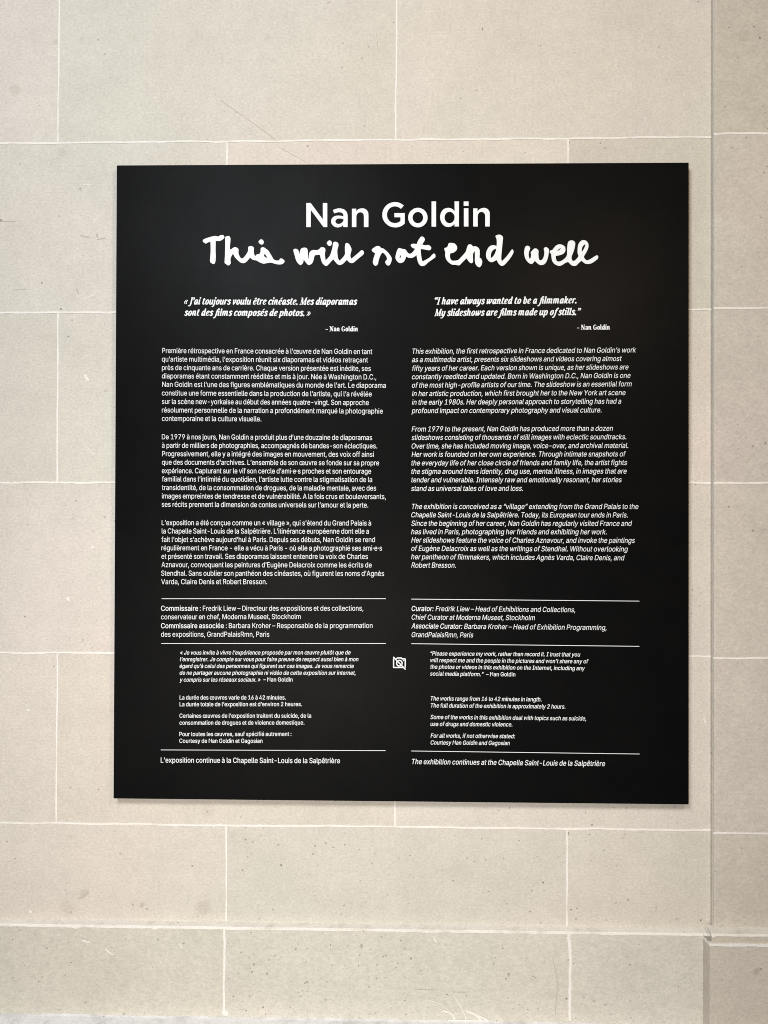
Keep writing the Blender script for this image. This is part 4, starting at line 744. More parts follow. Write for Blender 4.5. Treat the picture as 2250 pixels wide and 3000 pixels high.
    'è': (404, '308,221 308,226 304,248 298,269 288,286 277,301 263,314 246,323 227,328 205,330 183,328 164,323 146,313 131,301 119,286 109,270 102,251 97,231 96,211 96,178 98,151 102,127 110,106 121,88 135,73 151,61 169,53 190,48 212,46 234,48 254,53 271,61 285,73 297,88 306,105 365,91 358,72 348,55 335,39 320,26 302,14 283,4 261,-3 237,-7 212,-8 177,-5 145,3 117,16 92,35 72,58 56,85 44,116 37,150 34,187 36,224 44,258 55,290 71,317 91,340 115,359 142,373 172,382 205,384 226,383 246,380 266,374 285,366 303,355 319,341 334,324 347,305 357,282 365,256 370,227 371,194 371,169 75,169 75,221|180,429 114,529 182,529 230,429'),
    'é': (404, '308,221 308,226 304,248 298,269 288,286 277,301 263,314 246,323 227,328 205,330 183,328 164,323 146,313 131,301 119,286 109,270 102,251 97,231 96,211 96,178 98,151 102,127 110,106 121,88 135,73 151,61 169,53 190,48 212,46 234,48 254,53 271,61 285,73 297,88 306,105 365,91 358,72 348,55 335,39 320,26 302,14 283,4 261,-3 237,-7 212,-8 177,-5 145,3 117,16 92,35 72,58 56,85 44,116 37,150 34,187 36,224 44,258 55,290 71,317 91,340 115,359 142,373 172,382 205,384 226,383 246,380 266,374 285,366 303,355 319,341 334,324 347,305 357,282 365,256 370,227 371,194 371,169 75,169 75,221|177,429 225,529 293,529 227,429'),
    'ê': (404, '308,221 308,226 304,248 298,269 288,286 277,301 263,314 246,323 227,328 205,330 183,328 164,323 146,313 131,301 119,286 109,270 102,251 97,231 96,211 96,178 98,151 102,127 110,106 121,88 135,73 151,61 169,53 190,48 212,46 234,48 254,53 271,61 285,73 297,88 306,105 365,91 358,72 348,55 335,39 320,26 302,14 283,4 261,-3 237,-7 212,-8 177,-5 145,3 117,16 92,35 72,58 56,85 44,116 37,150 34,187 36,224 44,258 55,290 71,317 91,340 115,359 142,373 172,382 205,384 226,383 246,380 266,374 285,366 303,355 319,341 334,324 347,305 357,282 365,256 370,227 371,194 371,169 75,169 75,221|155,435 95,435 95,438 175,529 233,529 313,438 313,435 252,435 204,495'),
    'ô': (415, '207,-8 174,-5 144,3 117,16 93,35 72,58 56,85 44,116 37,150 34,187 37,225 44,260 56,291 72,318 93,341 117,360 144,374 174,382 207,384 241,382 271,374 299,360 323,341 343,318 359,291 371,260 379,225 381,187 379,150 371,116 359,85 343,58 323,35 299,16 271,3 241,-5|207,46 231,49 252,55 270,66 285,80 298,97 307,117 314,139 318,163 319,187 318,212 314,236 307,258 298,278 285,296 270,310 252,321 231,328 207,330 184,328 163,321 145,310 130,296 118,278 108,258 102,236 98,212 96,187 98,163 102,139 108,117 118,97 130,80 145,66 163,55 184,49|158,435 98,435 98,438 178,529 236,529 317,438 317,435 256,435 207,495'),
    'ù': (410, '298,70 294,60 277,35 257,17 234,5 209,-3 182,-5 158,-3 135,2 115,11 97,23 82,39 69,59 60,82 54,109 53,139 53,379 114,379 114,144 116,117 124,94 137,75 154,61 175,53 200,50 218,51 234,55 249,62 268,77 283,97 290,113 295,132 296,153 296,379 357,379 357,0 298,0|181,429 115,529 183,529 231,429'),
    'œ': (694, '207,-8 174,-5 144,3 117,16 93,35 72,58 56,85 44,116 37,150 34,187 37,225 44,260 56,291 72,318 93,341 117,360 144,374 174,382 207,384 241,382 271,374 299,360 323,341 343,318 359,291 371,260 379,225 381,187 379,150 371,116 359,85 343,58 323,35 299,16 271,3 241,-5|207,46 231,49 252,55 270,66 285,80 298,97 307,117 314,139 318,163 319,187 318,212 314,236 307,258 298,278 285,296 270,310 252,321 231,328 207,330 184,328 163,321 145,310 130,296 118,278 108,258 102,236 98,212 96,187 98,163 102,139 108,117 118,97 130,80 145,66 163,55 184,49|598,221 598,226 594,248 587,269 578,286 566,301 552,314 535,323 516,328 495,330 473,328 453,323 436,313 421,301 408,286 398,270 391,251 387,231 385,211 385,178 387,151 392,127 400,106 411,88 424,73 441,61 459,53 479,48 502,46 524,48 543,53 560,61 575,73 587,88 595,105 654,91 647,72 637,55 625,39 609,26 592,14 572,4 550,-3 527,-7 502,-8 466,-5 435,3 406,16 382,35 362,58 345,85 333,116 326,150 324,187 326,224 333,258 345,290 361,317 381,340 405,359 432,373 462,382 495,384 515,383 535,380 555,374 574,366 592,355 609,341 624,324 636,305 647,282 654,256 659,227 661,194 661,169 364,169 364,221'),
    '–': (350, '350,244 350,188 0,188 0,244'),
    '’': (177, '52,318 82,509 151,509 98,318'),
    '“': (300, '52,318 104,509 151,509 121,318|175,318 228,509 274,509 244,318'),
    '”': (300, '52,318 82,509 151,509 98,318|175,318 205,509 274,509 222,318'),
}
CAP = 0.509
# style: stroke growth, slant
STYLE = {'R': (-0.0012, 0.0), 'I': (-0.0012, 0.20), 'B': (0.0072, 0.0), 'BI': (0.0072, 0.20)}
TEXT = [
    ('paragraph', [
        ('Première rétrospective en France consacrée à l’œuvre de Nan Goldin en tant', 'R', -0.4147, 1.7242, -0.05, 1.7215, 0.00882),
        ('qu’artiste multimédia, l’exposition réunit six diaporamas et vidéos retraçant', 'R', -0.4152, 1.7094, -0.0574, 1.7071, 0.00882),
        ('près de cinquante ans de carrière. Chaque version présentée est inédite, ses', 'R', -0.4151, 1.6947, -0.0524, 1.6924, 0.00882),
        ('diaporamas étant constamment réédités et mis à jour. Née à Washington D.C.,', 'R', -0.4151, 1.6802, -0.043, 1.6777, 0.00882),
        ('Nan Goldin est l’une des figures emblématiques du monde de l’art. Le diaporama', 'R', -0.4145, 1.6656, -0.0265, 1.6631, 0.00882),
        ('constitue une forme essentielle dans la production de l’artiste, qui l’a révélée', 'R', -0.415, 1.6506, -0.0508, 1.6484, 0.00882),
        ('sur la scène new-yorkaise au début des années quatre-vingt. Son approche', 'R', -0.4149, 1.6359, -0.0558, 1.6335, 0.00882),
        ('résolument personnelle de la narration a profondément marqué la photographie', 'R', -0.4149, 1.6211, -0.0316, 1.6188, 0.00882),
        ('contemporaine et la culture visuelle.', 'R', -0.4149, 1.6064, -0.2418, 1.6055, 0.00882),
    ]),
    ('paragraph', [
        ('De 1979 à nos jours, Nan Goldin a produit plus d’une douzaine de diaporamas', 'R', -0.4148, 1.5745, -0.0499, 1.5732, 0.00882),
        ('à partir de milliers de photographies, accompagnés de bandes-son éclectiques.', 'R', -0.4147, 1.5597, -0.0412, 1.5588, 0.00882),
        ('Progressivement, elle y a intégré des images en mouvement, des voix off ainsi', 'R', -0.4142, 1.5452, -0.0469, 1.5442, 0.00882),
        ('que des documents d’archives. L’ensemble de son œuvre se fonde sur sa propre', 'R', -0.4146, 1.5305, -0.0379, 1.5295, 0.00882),
        ('expérience. Capturant sur le vif son cercle d’ami·e·s proches et son entourage', 'R', -0.4146, 1.5157, -0.0516, 1.5151, 0.00882),
        ('familial dans l’intimité du quotidien, l’artiste lutte contre la stigmatisation de la', 'R', -0.4145, 1.5013, -0.0498, 1.5007, 0.00882),
        ('transidentité, de la consommation de drogues, de la maladie mentale, avec des', 'R', -0.4145, 1.4865, -0.0428, 1.486, 0.00882),
        ('images empreintes de tendresse et de vulnérabilité. A la fois crus et bouleversants,', 'R', -0.4144, 1.4718, -0.0261, 1.4714, 0.00882),
        ('ses récits prennent la dimension de contes universels sur l’amour et la perte.', 'R', -0.4147, 1.4573, -0.0564, 1.4567, 0.00882),
    ]),
    ('paragraph', [
        ('L’exposition a été conçue comme un « village », qui s’étend du Grand Palais à', 'R', -0.4146, 1.4256, -0.0514, 1.4257, 0.00882),
        ('la Chapelle Saint-Louis de la Salpêtrière. L’itinérance européenne dont elle a', 'R', -0.4145, 1.4111, -0.0553, 1.4116, 0.00882),
        ('fait l’objet s’achève aujourd’hui à Paris. Depuis ses débuts, Nan Goldin se rend', 'R', -0.415, 1.3964, -0.0446, 1.3972, 0.00882),
        ('régulièrement en France - elle a vécu à Paris - où elle a photographié ses ami·e·s', 'R', -0.4149, 1.3819, -0.0324, 1.3826, 0.00882),
        ('et présenté son travail. Ses diaporamas laissent entendre la voix de Charles', 'R', -0.4149, 1.3672, -0.0567, 1.3681, 0.00882),
        ('Aznavour, convoquent les peintures d’Eugène Delacroix comme les écrits de', 'R', -0.4148, 1.3527, -0.0502, 1.3535, 0.00882),
        ('Stendhal. Sans oublier son panthéon des cinéastes, où figurent les noms d’Agnès', 'R', -0.4153, 1.3379, -0.0288, 1.3389, 0.00882),
        ('Varda, Claire Denis et Robert Bresson.', 'R', -0.4152, 1.3232, -0.231, 1.324, 0.00882),
    ]),
    ('paragraph', [
        ('This exhibition, the first retrospective in France dedicated to Nan Goldin’s work', 'I', 0.0193, 1.7219, 0.4021, 1.7232, 0.00882),
        ('as a multimedia artist, presents six slideshows and videos covering almost', 'I', 0.0185, 1.7074, 0.3777, 1.7086, 0.00882),
        ('fifty years of her career. Each version shown is unique, as her slideshows are', 'I', 0.0191, 1.6925, 0.3891, 1.6941, 0.00882),
        ('constantly reedited and updated. Born in Washington D.C., Nan Goldin is one', 'I', 0.0186, 1.678, 0.3926, 1.6796, 0.00882),
        ('of the most high-profile artists of our time. The slideshow is an essential form', 'I', 0.0186, 1.6634, 0.3946, 1.6651, 0.00882),
        ('in her artistic production, which first brought her to the New York art scene', 'I', 0.0187, 1.6489, 0.3841, 1.6502, 0.00882),
        ('in the early 1980s. Her deeply personal approach to storytelling has had a', 'I', 0.0187, 1.634, 0.3768, 1.6355, 0.00882),
        ('profound impact on contemporary photography and visual culture.', 'I', 0.0182, 1.6195, 0.3432, 1.6205, 0.00882),
    ]),
    ('paragraph', [
        ('From 1979 to the present, Nan Goldin has produced more than a dozen', 'I', 0.0183, 1.5878, 0.3627, 1.589, 0.00882),
        ('slideshows consisting of thousands of still images with eclectic soundtracks.', 'I', 0.0183, 1.5733, 0.3854, 1.5745, 0.00882),
        ('Over time, she has included moving image, voice-over, and archival material.', 'I', 0.0183, 1.5585, 0.3889, 1.5596, 0.00882),
        ('Her work is founded on her own experience. Through intimate snapshots of', 'I', 0.0183, 1.5442, 0.3849, 1.5451, 0.00882),
        ('the everyday life of her close circle of friends and family life, the artist fights', 'I', 0.0179, 1.5294, 0.387, 1.5304, 0.00882),
        ('the stigma around trans identity, drug use, mental illness, in images that are', 'I', 0.0179, 1.5148, 0.3862, 1.5157, 0.00882),
        ('tender and vulnerable. Intensely raw and emotionally resonant, her stories', 'I', 0.0179, 1.5003, 0.3777, 1.501, 0.00882),
        ('stand as universal tales of love and loss.', 'I', 0.0177, 1.4855, 0.2094, 1.486, 0.00882),
    ]),
    ('paragraph', [
        ('The exhibition is conceived as a “village” extending from the Grand Palais to the', 'I', 0.019, 1.4544, 0.4062, 1.4551, 0.00882),
        ('Chapelle Saint-Louis de la Salpêtrière. Today, its European tour ends in Paris.', 'I', 0.018, 1.4401, 0.3881, 1.4406, 0.00882),
        ('Since the beginning of her career, Nan Goldin has regularly visited France and', 'I', 0.0181, 1.4255, 0.3954, 1.4262, 0.00882),
        ('has lived in Paris, photographing her friends and exhibiting her work.', 'I', 0.0178, 1.411, 0.3523, 1.4116, 0.00882),
        ('Her slideshows feature the voice of Charles Aznavour, and invoke the paintings', 'I', 0.0181, 1.3967, 0.4002, 1.3971, 0.00882),
        ('of Eugène Delacroix as well as the writings of Stendhal. Without overlooking', 'I', 0.0182, 1.3824, 0.3884, 1.3823, 0.00882),
        ('her pantheon of filmmakers, which includes Agnès Varda, Claire Denis, and', 'I', 0.0179, 1.3679, 0.3829, 1.3673, 0.00882),
        ('Robert Bresson.', 'I', 0.0182, 1.3534, 0.0946, 1.3536, 0.00882),
    ]),
    ('credits', [
        ('Commissaire', 'B', -0.4154, 1.2771, -0.3508, 1.2774, 0.0087),
        (': Fredrik Liew – Directeur des expositions et des collections,', 'R', -0.3476, 1.2774, -0.0645, 1.279, 0.0087),
        ('conservateur en chef, Moderna Museet, Stockholm', 'R', -0.4153, 1.2623, -0.1727, 1.2641, 0.0087),
        ('Commissaire associée', 'B', -0.4153, 1.2469, -0.3059, 1.2477, 0.0087),
        (': Barbara Kroher – Responsable de la programmation', 'R', -0.3024, 1.2477, -0.0485, 1.2493, 0.0087),
        ('des expositions, GrandPalaisRmn, Paris', 'R', -0.4152, 1.2321, -0.227, 1.2332, 0.0087),
    ]),
    ('credits', [
        ('Curator:', 'BI', 0.0188, 1.2788, 0.0567, 1.2788, 0.0087),
        ('Fredrik Liew – Head of Exhibitions and Collections,', 'I', 0.06, 1.2788, 0.2989, 1.2781, 0.0087),
        ('Chief Curator at Moderna Museet, Stockholm', 'I', 0.0189, 1.264, 0.2301, 1.2641, 0.0087),
        ('Associate Curator:', 'BI', 0.0184, 1.249, 0.1059, 1.2486, 0.0087),
        ('Barbara Kroher – Head of Exhibition Programming,', 'I', 0.1091, 1.2487, 0.3522, 1.2478, 0.0087),
        ('GrandPalaisRmn, Paris', 'I', 0.0189, 1.2339, 0.1247, 1.234, 0.0087),
    ]),
    ('artist_note', [
        ('« Je vous invite à vivre l’expérience proposée par mon œuvre plutôt que de', 'BI', -0.3817, 1.2014, -0.0862, 1.2035, 0.00694),
        ('l’enregistrer. Je compte sur vous pour faire preuve de respect aussi bien à mon', 'BI', -0.3822, 1.1899, -0.0727, 1.1919, 0.00694),
        ('égard qu’à celui des personnes qui figurent sur ces images. Je vous remercie', 'BI', -0.3827, 1.1782, -0.0806, 1.1802, 0.00694),
        ('de ne partager aucune photographie ni vidéo de cette exposition sur internet,', 'BI', -0.3826, 1.1665, -0.0774, 1.1685, 0.00694),
        ('y compris sur les réseaux sociaux. »', 'BI', -0.3826, 1.1545, -0.2421, 1.1557, 0.00694),
        ('– Nan Goldin', 'B', -0.2371, 1.1558, -0.1864, 1.1561, 0.00694),
    ]),
    ('artist_note', [
        ('“Please experience my work, rather than record it. I trust that you', 'BI', 0.0512, 1.2026, 0.3076, 1.2023, 0.00694),
        ('will respect me and the people in the pictures and won’t share any of', 'BI', 0.0513, 1.1911, 0.3217, 1.1907, 0.00694),
        ('the photos or videos in this exhibition on the Internet, including any', 'BI', 0.0513, 1.1798, 0.3156, 1.1788, 0.00694),
        ('social media platform.”', 'BI', 0.0508, 1.168, 0.1428, 1.1675, 0.00694),
        ('– Nan Goldin', 'B', 0.1468, 1.1675, 0.1968, 1.1676, 0.00694),
    ]),
    ('small_print', [
        ('La durée des œuvres varie de 16 à 42 minutes.', 'B', -0.3825, 1.1236, -0.1981, 1.125, 0.00711),
        ('La durée totale de l’exposition est d’environ 2 heures.', 'B', -0.3825, 1.1119, -0.1701, 1.1138, 0.00711),
        ('Certaines œuvres de l’exposition traitent du suicide, de la', 'B', -0.3827, 1.092, -0.1541, 1.094, 0.00711),
        ('consommation de drogues et de violence domestique.', 'B', -0.3826, 1.08, -0.1658, 1.082, 0.00711),
        ('Pour toutes les œuvres, sauf spécifié autrement :', 'B', -0.3828, 1.0603, -0.1882, 1.0622, 0.00711),
        ('Courtesy de Nan Goldin et Gagosian', 'B', -0.3828, 1.0486, -0.2383, 1.0498, 0.00711),
    ]),
    ('small_print', [
        ('The works range from 16 to 42 minutes in length.', 'BI', 0.052, 1.1252, 0.2416, 1.125, 0.00711),
        ('The full duration of the exhibition is approximately 2 hours.', 'BI', 0.0521, 1.1132, 0.2823, 1.1129, 0.00711),
        ('Some of the works in this exhibition deal with topics such as suicide,', 'BI', 0.0516, 1.0933, 0.3179, 1.0929, 0.00711),
        ('use of drugs and domestic violence.', 'BI', 0.0516, 1.0814, 0.1918, 1.0817, 0.00711),
        ('For all works, if not otherwise stated:', 'BI', 0.0519, 1.0613, 0.1966, 1.0615, 0.00711),
        ('Courtesy Nan Goldin and Gagosian', 'BI', 0.0519, 1.0495, 0.1875, 1.0497, 0.00711),
    ]),
    ('footer_line', [
        ('L’exposition continue à la Chapelle Saint-Louis de la Salpêtrière', 'B', -0.4151, 1.0142, -0.1041, 1.016, 0.00882),
    ]),
    ('footer_line', [
        ('The exhibition continues at the Chapelle Saint-Louis de la Salpêtrière', 'BI', 0.0199, 1.0157, 0.35, 1.0152, 0.00882),
    ]),
]
_cache = {}


def glyph(ch, style):
    """Flat mesh of one letter, its strokes grown for the weight of the style."""
    if (ch, style) in _cache:
        return _cache[ch, style]
    off, shear = STYLE[style]
    adv, cont = SANS[ch]
    vs, fs = np.zeros((0, 2)), []
    if cont:
        loops = []
        for txt in cont.split('|'):
            P = np.array([[int(q) for q in p.split(',')] for p in txt.split()]) / 1000.0
            e = np.roll(P, -1, 0) - P
            e /= np.linalg.norm(e, axis=1)[:, None]
            n = np.column_stack([-e[:, 1], e[:, 0]])
            m = n + np.roll(n, 1, 0)
            L = np.linalg.norm(m, axis=1)[:, None]
            m = m / np.maximum(L, 1e-6)
            k = np.maximum((m * n).sum(1), 0.5)[:, None]
            loops.append(P + m / k * (off, off * (1.0 if off < 0.005 else 0.45)))
        cu = bpy.data.curves.new('letter', 'CURVE')
        cu.dimensions, cu.fill_mode = '2D', 'BOTH'
        for P in loops:
            sp = cu.splines.new('POLY')
            sp.points.add(len(P) - 1)
            for p, q in zip(sp.points, P):
                p.co = (q[0], q[1], 0, 1)
            sp.use_cyclic_u = True
        o = bpy.data.objects.new('letter', cu)
        m = o.to_mesh()
        vs = np.array([(v.co.x, v.co.y) for v in m.vertices])
        vs[:, 0] += vs[:, 1] * shear
        fs = [tuple(p.vertices) for p in m.polygons]
        o.to_mesh_clear()
        bpy.data.objects.remove(o)
        bpy.data.curves.remove(cu)
    _cache[ch, style] = (adv / 1000.0 * (0.80 if ch == ' ' else 1.0) + (off * 1.3 if off > 0.005 else 0.0), vs, fs)
    return _cache[ch, style]


def to_panel(X, Y, x0, z0, x1, z1, sx, sy, xmin):
    dx, dz = x1 - x0, z1 - z0
    L = math.hypot(dx, dz)
    ux, uz = dx / L, dz / L
    u, v = (X - xmin) * sx, Y * sy
    return np.column_stack([x0 + u * ux - v * uz * 0.0, np.full(len(X), INK_Y), z0 + u * uz + v])


def set_text():
    for name, rows in TEXT:
        g = Geo()
        for text, style, x0, z0, x1, z1, cap in rows:
            pen, VS, FS, k = 0.0, [], [], 0
            for ch in text:
                adv, vs, fs = glyph(ch, style)
                if len(vs):
                    VS.append(vs + (pen, 0))
                    FS += [tuple(i + k for i in f) for f in fs]
                    k += len(vs)
                pen += adv
            V = np.vstack(VS)
            sx = math.hypot(x1 - x0, z1 - z0) / np.ptp(V[:, 0])
            g.add(to_panel(V[:, 0], V[:, 1], x0, z0, x1, z1, sx, cap / CAP, V[:, 0].min()), FS)
        part(name, g.v, g.f, M_INK, panel)


set_text()

# ---- the condensed serif of the quotations, drawn with a broad pen (units: x-height 100)
T, H = (11.8, 5.4), (5, 4.5)      # the pen's half width and half height: thick strokes, hairlines


def _bowl_left(h=95):
    return [(T, [(55, 74), (47, 90), (36, 94), (23, 80), (15, 48), (20, 14), (31, 6), (44, 22), (55, 52)])]


def _stem(x, top, bot=6, foot=True, head=True):
    s = [(T, [(x, top - 4), (x, bot + 4)], 0)]
    if head:
        s.append((H, [(x - 12, top - 9), (x - 2, top)], 0))
    if foot:
        s.append((H, [(x + 8, bot), (x + 20, bot + 8)], 0))
    return s


_arch = lambda x: [((10, 6), [(x, 62), (x + 12, 85), (x + 27, 95), (x + 36, 86)]), (T, [(x + 36, 84), (x + 36, 20), (x + 38, 9)], 0), (H, [(x + 44, 6), (x + 56, 14)], 0)]
_dot = lambda x, y, r=14: [((r, r), [(x, y), (x + .5, y + .5)], 0)]
GL = {
    'a': (80, _bowl_left() + _stem(57, 95, head=False)),
    'b': (74, _stem(16, 138, 14, False) + [(T, [(16, 40), (22, 12), (36, 6), (52, 22), (58, 58), (50, 88), (38, 94), (20, 66)])]),
    'c': (64, [(T, [(50, 76), (50, 80)], 0), ((11, 6), [(54, 82), (44, 94), (34, 94)]), (T, [(34, 94), (20, 78), (14, 45), (20, 16), (34, 6)]), (H, [(34, 6), (48, 10), (56, 24)])]),
    'd': (80, _bowl_left() + _stem(57, 138)),
    'e': (68, [(H, [(18, 42), (42, 54), (52, 70)]), ((11, 6), [(52, 70), (50, 88), (38, 94)]), (T, [(36, 94), (20, 78), (14, 45), (20, 16), (34, 6)]), (H, [(34, 6), (48, 10), (58, 24)])]),
    'f': (48, [((9, 7), [(64, 122), (60, 134), (50, 136), (40, 124)]), (T, [(40, 124), (32, 90), (28, 40), (24, 0), (14, -32)]), ((9, 7), [(14, -32), (4, -40), (-8, -34)]), (H, [(12, 93), (54, 93)], 0)]),
    'g': (76, []),
    'h': (80, _stem(16, 138, foot=False) + _arch(16)),
    'i': (40, _stem(16, 95) + _dot(20, 128)),
    'ı': (40, _stem(16, 95)),
    'j': (40, [(T, [(18, 92), (18, 0), (12, -26)]), ((9, 7), [(12, -26), (2, -38), (-10, -32)]), (H, [(6, 86), (16, 95)], 0)] + _dot(22, 128)),
    'k': (74, _stem(16, 138, foot=False) + [((9, 6), [(18, 50), (38, 84), (50, 94), (58, 84), (50, 64), (28, 52)]), (T, [(34, 50), (46, 16), (56, 7)]), (H, [(56, 7), (70, 14)], 0)]),
    'l': (40, _stem(16, 138)),
    'm': (118, _stem(16, 95, foot=False) + [((10, 6), [(16, 62), (28, 85), (43, 95), (52, 86)]), (T, [(52, 84), (52, 9)], 0)] + _arch(52)),
    'n': (80, _stem(16, 95, foot=False) + _arch(16)),
    'o': (74, [(T, [(37, 94), (22, 80), (15, 46), (22, 14), (36, 6), (51, 20), (58, 54), (51, 86), (37, 94)])]),
    'p': (78, _stem(16, 95, -36, False) + [(T, [(16, 60), (26, 84), (40, 94), (54, 82), (60, 52), (52, 16), (38, 6), (20, 22)])]),
    'r': (58, _stem(16, 95, foot=False) + [((10, 6), [(16, 62), (26, 84), (38, 94)])] + [((12, 9), [(42, 90), (46, 86)], 0)]),
    's': (62, [((11, 7), [(50, 78), (44, 92), (30, 95), (18, 84)]), ((14, 8), [(18, 82), (22, 62), (44, 44), (48, 24)]), ((11, 7), [(48, 22), (40, 8), (26, 5), (12, 20)])]),
    't': (52, [(T, [(24, 118), (18, 60), (18, 24), (30, 7)]), (H, [(30, 7), (40, 8), (48, 18)]), (H, [(4, 93), (46, 93)], 0), (H, [(6, 93), (24, 116)], 0)]),
    'u': (80, [(H, [(4, 86), (14, 95)], 0), (T, [(16, 92), (15, 30), (20, 10), (32, 7)]), ((9, 6), [(32, 7), (46, 22), (56, 48)])] + _stem(57, 95, head=False)),
    'v': (68, [(H, [(4, 86), (14, 95)], 0), (T, [(15, 92), (22, 40), (26, 8)]), ((9, 6), [(26, 8), (46, 40), (56, 76)]), ((13, 9), [(55, 78), (52, 90)], 0)]),
    'w': (104, [(H, [(4, 86), (14, 95)], 0), (T, [(15, 92), (18, 40), (22, 8)]), ((9, 6), [(22, 8), (40, 40), (48, 60)]), (T, [(50, 94), (54, 40), (58, 8)]), ((9, 6), [(58, 8), (80, 40), (90, 76)]), ((13, 9), [(89, 78), (86, 90)], 0)]),
    'y': (74, [(H, [(4, 86), (14, 95)], 0), (T, [(15, 92), (16, 40), (22, 10), (32, 6)]), ((9, 6), [(32, 6), (48, 30), (56, 60)]), (T, [(57, 92), (54, 30), (44, -14)]), ((9, 7), [(44, -14), (26, -36), (8, -34)])]),
    'z': (60, []),
    'I': (50, [(T, [(24, 132), (24, 6)], 0), (H, [(8, 5), (42, 5)], 0), (H, [(8, 133), (42, 133)], 0)]),
    'J': (52, [(T, [(34, 130), (32, 10), (24, -16)]), ((9, 7), [(24, -16), (12, -26), (0, -20)]), (H, [(16, 133), (52, 133)], 0)]),
    'M': (122, [(H, [(20, 6), (20, 132)], 0), (T, [(26, 130), (56, 10)], 0), (H, [(58, 12), (96, 132)], 0), (T, [(96, 130), (96, 6)], 0), (H, [(6, 5), (34, 5)], 0), (H, [(80, 5), (114, 5)], 0), (H, [(8, 133), (28, 133)], 0), (H, [(96, 133), (112, 133)], 0)]),
    'N': (104, [(H, [(20, 6), (20, 132)], 0), ((15, 7), [(26, 128), (78, 10)], 0), (H, [(82, 132), (82, 8)], 0), (H, [(6, 5), (34, 5)], 0), (H, [(8, 133), (28, 133)], 0), (H, [(68, 133), (96, 133)], 0)]),
    'G': (98, [(H, [(76, 98), (72, 120), (60, 133), (48, 135)]), (T, [(48, 135), (26, 116), (16, 68), (26, 20), (48, 4)]), (H, [(48, 4), (64, 8), (74, 20)]), (T, [(76, 58), (76, 16)], 0), (H, [(56, 60), (92, 60)], 0)]),
    '.': (34, _dot(14, 13, 15)),
    '’': (32, _dot(18, 124, 14) + [((7, 6), [(28, 118), (24, 104), (12, 92)])]),
    '–': (62, [((6, 7), [(6, 50), (52, 50)], 0)]),
    '«': (66, [((7, 6), [(30, 84), (10, 50), (24, 16)], 0), ((7, 6), [(58, 84), (38, 50), (52, 16)], 0)]),
    '»': (66, [((7, 6), [(12, 84), (30, 50), (8, 16)], 0), ((7, 6), [(40, 84), (58, 50), (36, 16)], 0)]),
    '“': (58, _dot(14, 108, 13) + [((7, 6), [(4, 112), (8, 126), (20, 136)])] + _dot(42, 108, 13) + [((7, 6), [(32, 112), (36, 126), (48, 136)])]),
    '”': (58, _dot(18, 124, 13) + [((7, 6), [(28, 118), (24, 104), (12, 94)])] + _dot(46, 124, 13) + [((7, 6), [(56, 118), (52, 104), (40, 94)])]),
    ' ': (32, []),
}
GL['é'] = (GL['e'][0], GL['e'][1] + [((9, 6), [(34, 112), (52, 132)], 0)])
GL['ê'] = (GL['e'][0], GL['e'][1] + [((7, 6), [(22, 112), (38, 130), (54, 112)], 0)])
SERIF = [
    ('quotation', [
        ('« J’ai toujours voulu être cinéaste. Mes diaporamas', 'SI', -0.3765, 1.8082, -0.0759, 1.8064, 0.00911),
        ('sont des films composés de photos. »', 'SI', -0.3764, 1.7887, -0.1568, 1.7873, 0.00911),
    ]),
    ('attribution', [
        ('– Nan Goldin', 'S', -0.1307, 1.7611, -0.0745, 1.7607, 0.00635),
    ]),
    ('quotation', [
        ('“I have always wanted to be a filmmaker.', 'SI', 0.0573, 1.8064, 0.3006, 1.8075, 0.00911),
        ('My slideshows are films made up of stills.”', 'SI', 0.0566, 1.7866, 0.3085, 1.7874, 0.00911),
    ]),
    ('attribution', [
        ('– Nan Goldin', 'S', 0.3012, 1.7622, 0.3577, 1.7623, 0.00635),
    ]),
]
ROMAN_A = (74, [((11, 7), [(18, 76), (24, 92), (38, 95), (50, 84)]), (T, [(52, 80), (52, 20), (56, 8)], 0), ((9, 6), [(52, 58), (30, 50)]), (T, [(30, 50), (17, 34), (18, 14), (30, 6)]), (H, [(30, 6), (44, 12), (52, 26)])])


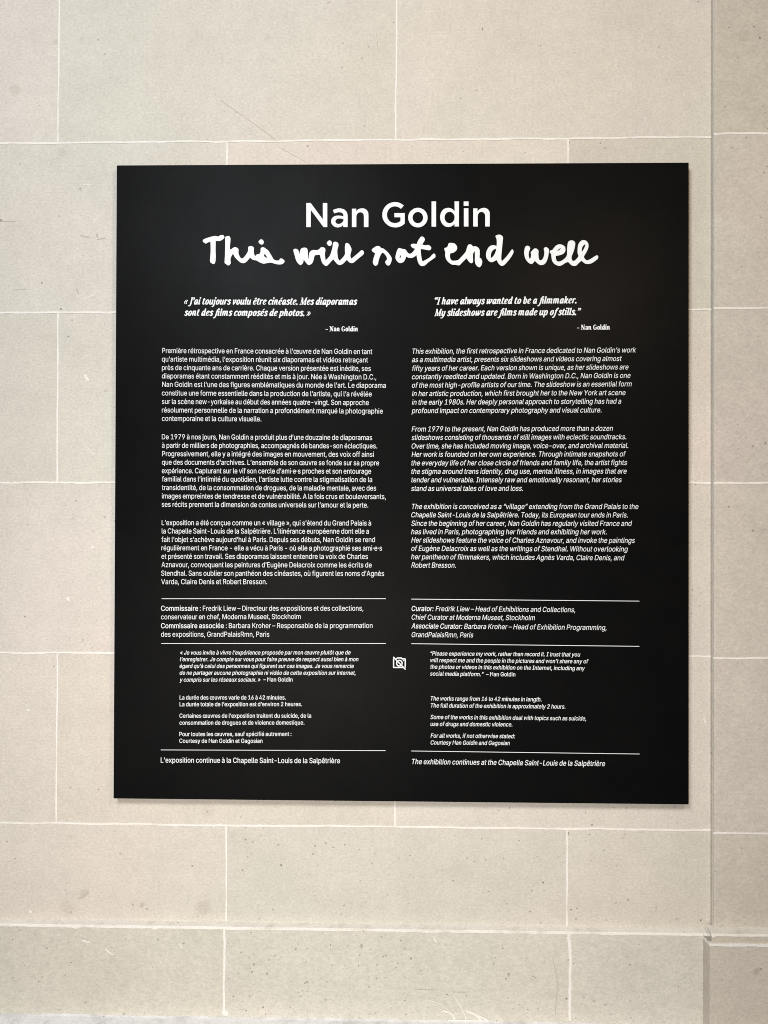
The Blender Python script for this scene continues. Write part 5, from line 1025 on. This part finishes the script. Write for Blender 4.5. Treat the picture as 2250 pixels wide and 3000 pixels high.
def set_serif():
    for name, rows in SERIF:
        g = Geo()
        for text, style, x0, z0, x1, z1, xh in rows:
            shear = 0.23 if style == 'SI' else 0.0
            st, pen = [], 0.0
            t = text.replace('fi', 'fı')
            for ch in t:
                adv, strokes = GL[ch] if not (style == 'S' and ch == 'a') else ROMAN_A
                for s in strokes:
                    nib, pts = s[0], s[1]
                    st.append(([(x + pen + y * shear, y) for x, y in pts], nib[0], nib[1], len(s) < 3 and len(pts) > 2))
                pen += adv
            v, f = ink(st, 3.2, 24)
            sx = math.hypot(x1 - x0, z1 - z0) / np.ptp(v[:, 0])
            g.add(to_panel(v[:, 0], v[:, 1], x0, z0, x1, z1, sx, xh / 100, v[:, 0].min()), f)
        part(name, g.v, g.f, M_INK, panel)


set_serif()

# ---- thin rules and the no-photography pictogram
RULES = [
    (-0.4144, 1.298, -0.0258, 1.2998),
    (-0.4147, 1.2204, -0.0256, 1.2227),
    (-0.4151, 1.0361, -0.0257, 1.0383),
    (0.0183, 1.2993, 0.408, 1.2976),
    (0.0184, 1.2226, 0.4081, 1.2203),
    (0.0188, 1.0381, 0.4086, 1.0364),
]
for x0, z0, x1, z1 in RULES:
    h = 0.00052
    part('divider_rule', [(x0, INK_Y, z0 - h), (x1, INK_Y, z1 - h), (x1, INK_Y, z1 + h), (x0, INK_Y, z0 + h)], [(0, 1, 2, 3)], M_INK, panel)
ICON = [[(-0.0104, 1.1968), (-0.0113, 1.1964), (-0.012, 1.1952), (-0.012, 1.1829), (-0.0117, 1.1819), (-0.0107, 1.1815), (0.0043, 1.1816)], [(-0.0119, 1.199), (0.0079, 1.1787)], [(-0.0064, 1.1969), (-0.0051, 1.1978), (0.0013, 1.1978), (0.0028, 1.1963), (0.0068, 1.1964), (0.0078, 1.1959), (0.008, 1.1947), (0.008, 1.1822)], [(-0.0063, 1.1914), (-0.0067, 1.1899), (-0.0067, 1.1884), (-0.0062, 1.1865), (-0.0051, 1.185), (-0.0034, 1.1842), (-0.0017, 1.1841), (-0.0002, 1.1844), (0.0011, 1.1853)], [(-0.0032, 1.1935), (-0.0021, 1.1938), (-0.0006, 1.1935), (0.0011, 1.1924), (0.0024, 1.1906), (0.0027, 1.1889), (0.0026, 1.1876)], [(0.0053, 1.1936), (0.0054, 1.1936)]]
v, f = ink([(np.array(p), 0.00102, 0.00102, len(p) > 2 and i != 1) for i, p in enumerate(ICON)], 0.0004, 0.003)
part('no_photography_icon', [(x, INK_Y, z) for x, z in v], f, M_INK, panel, 'small white crossed-out camera pictogram')
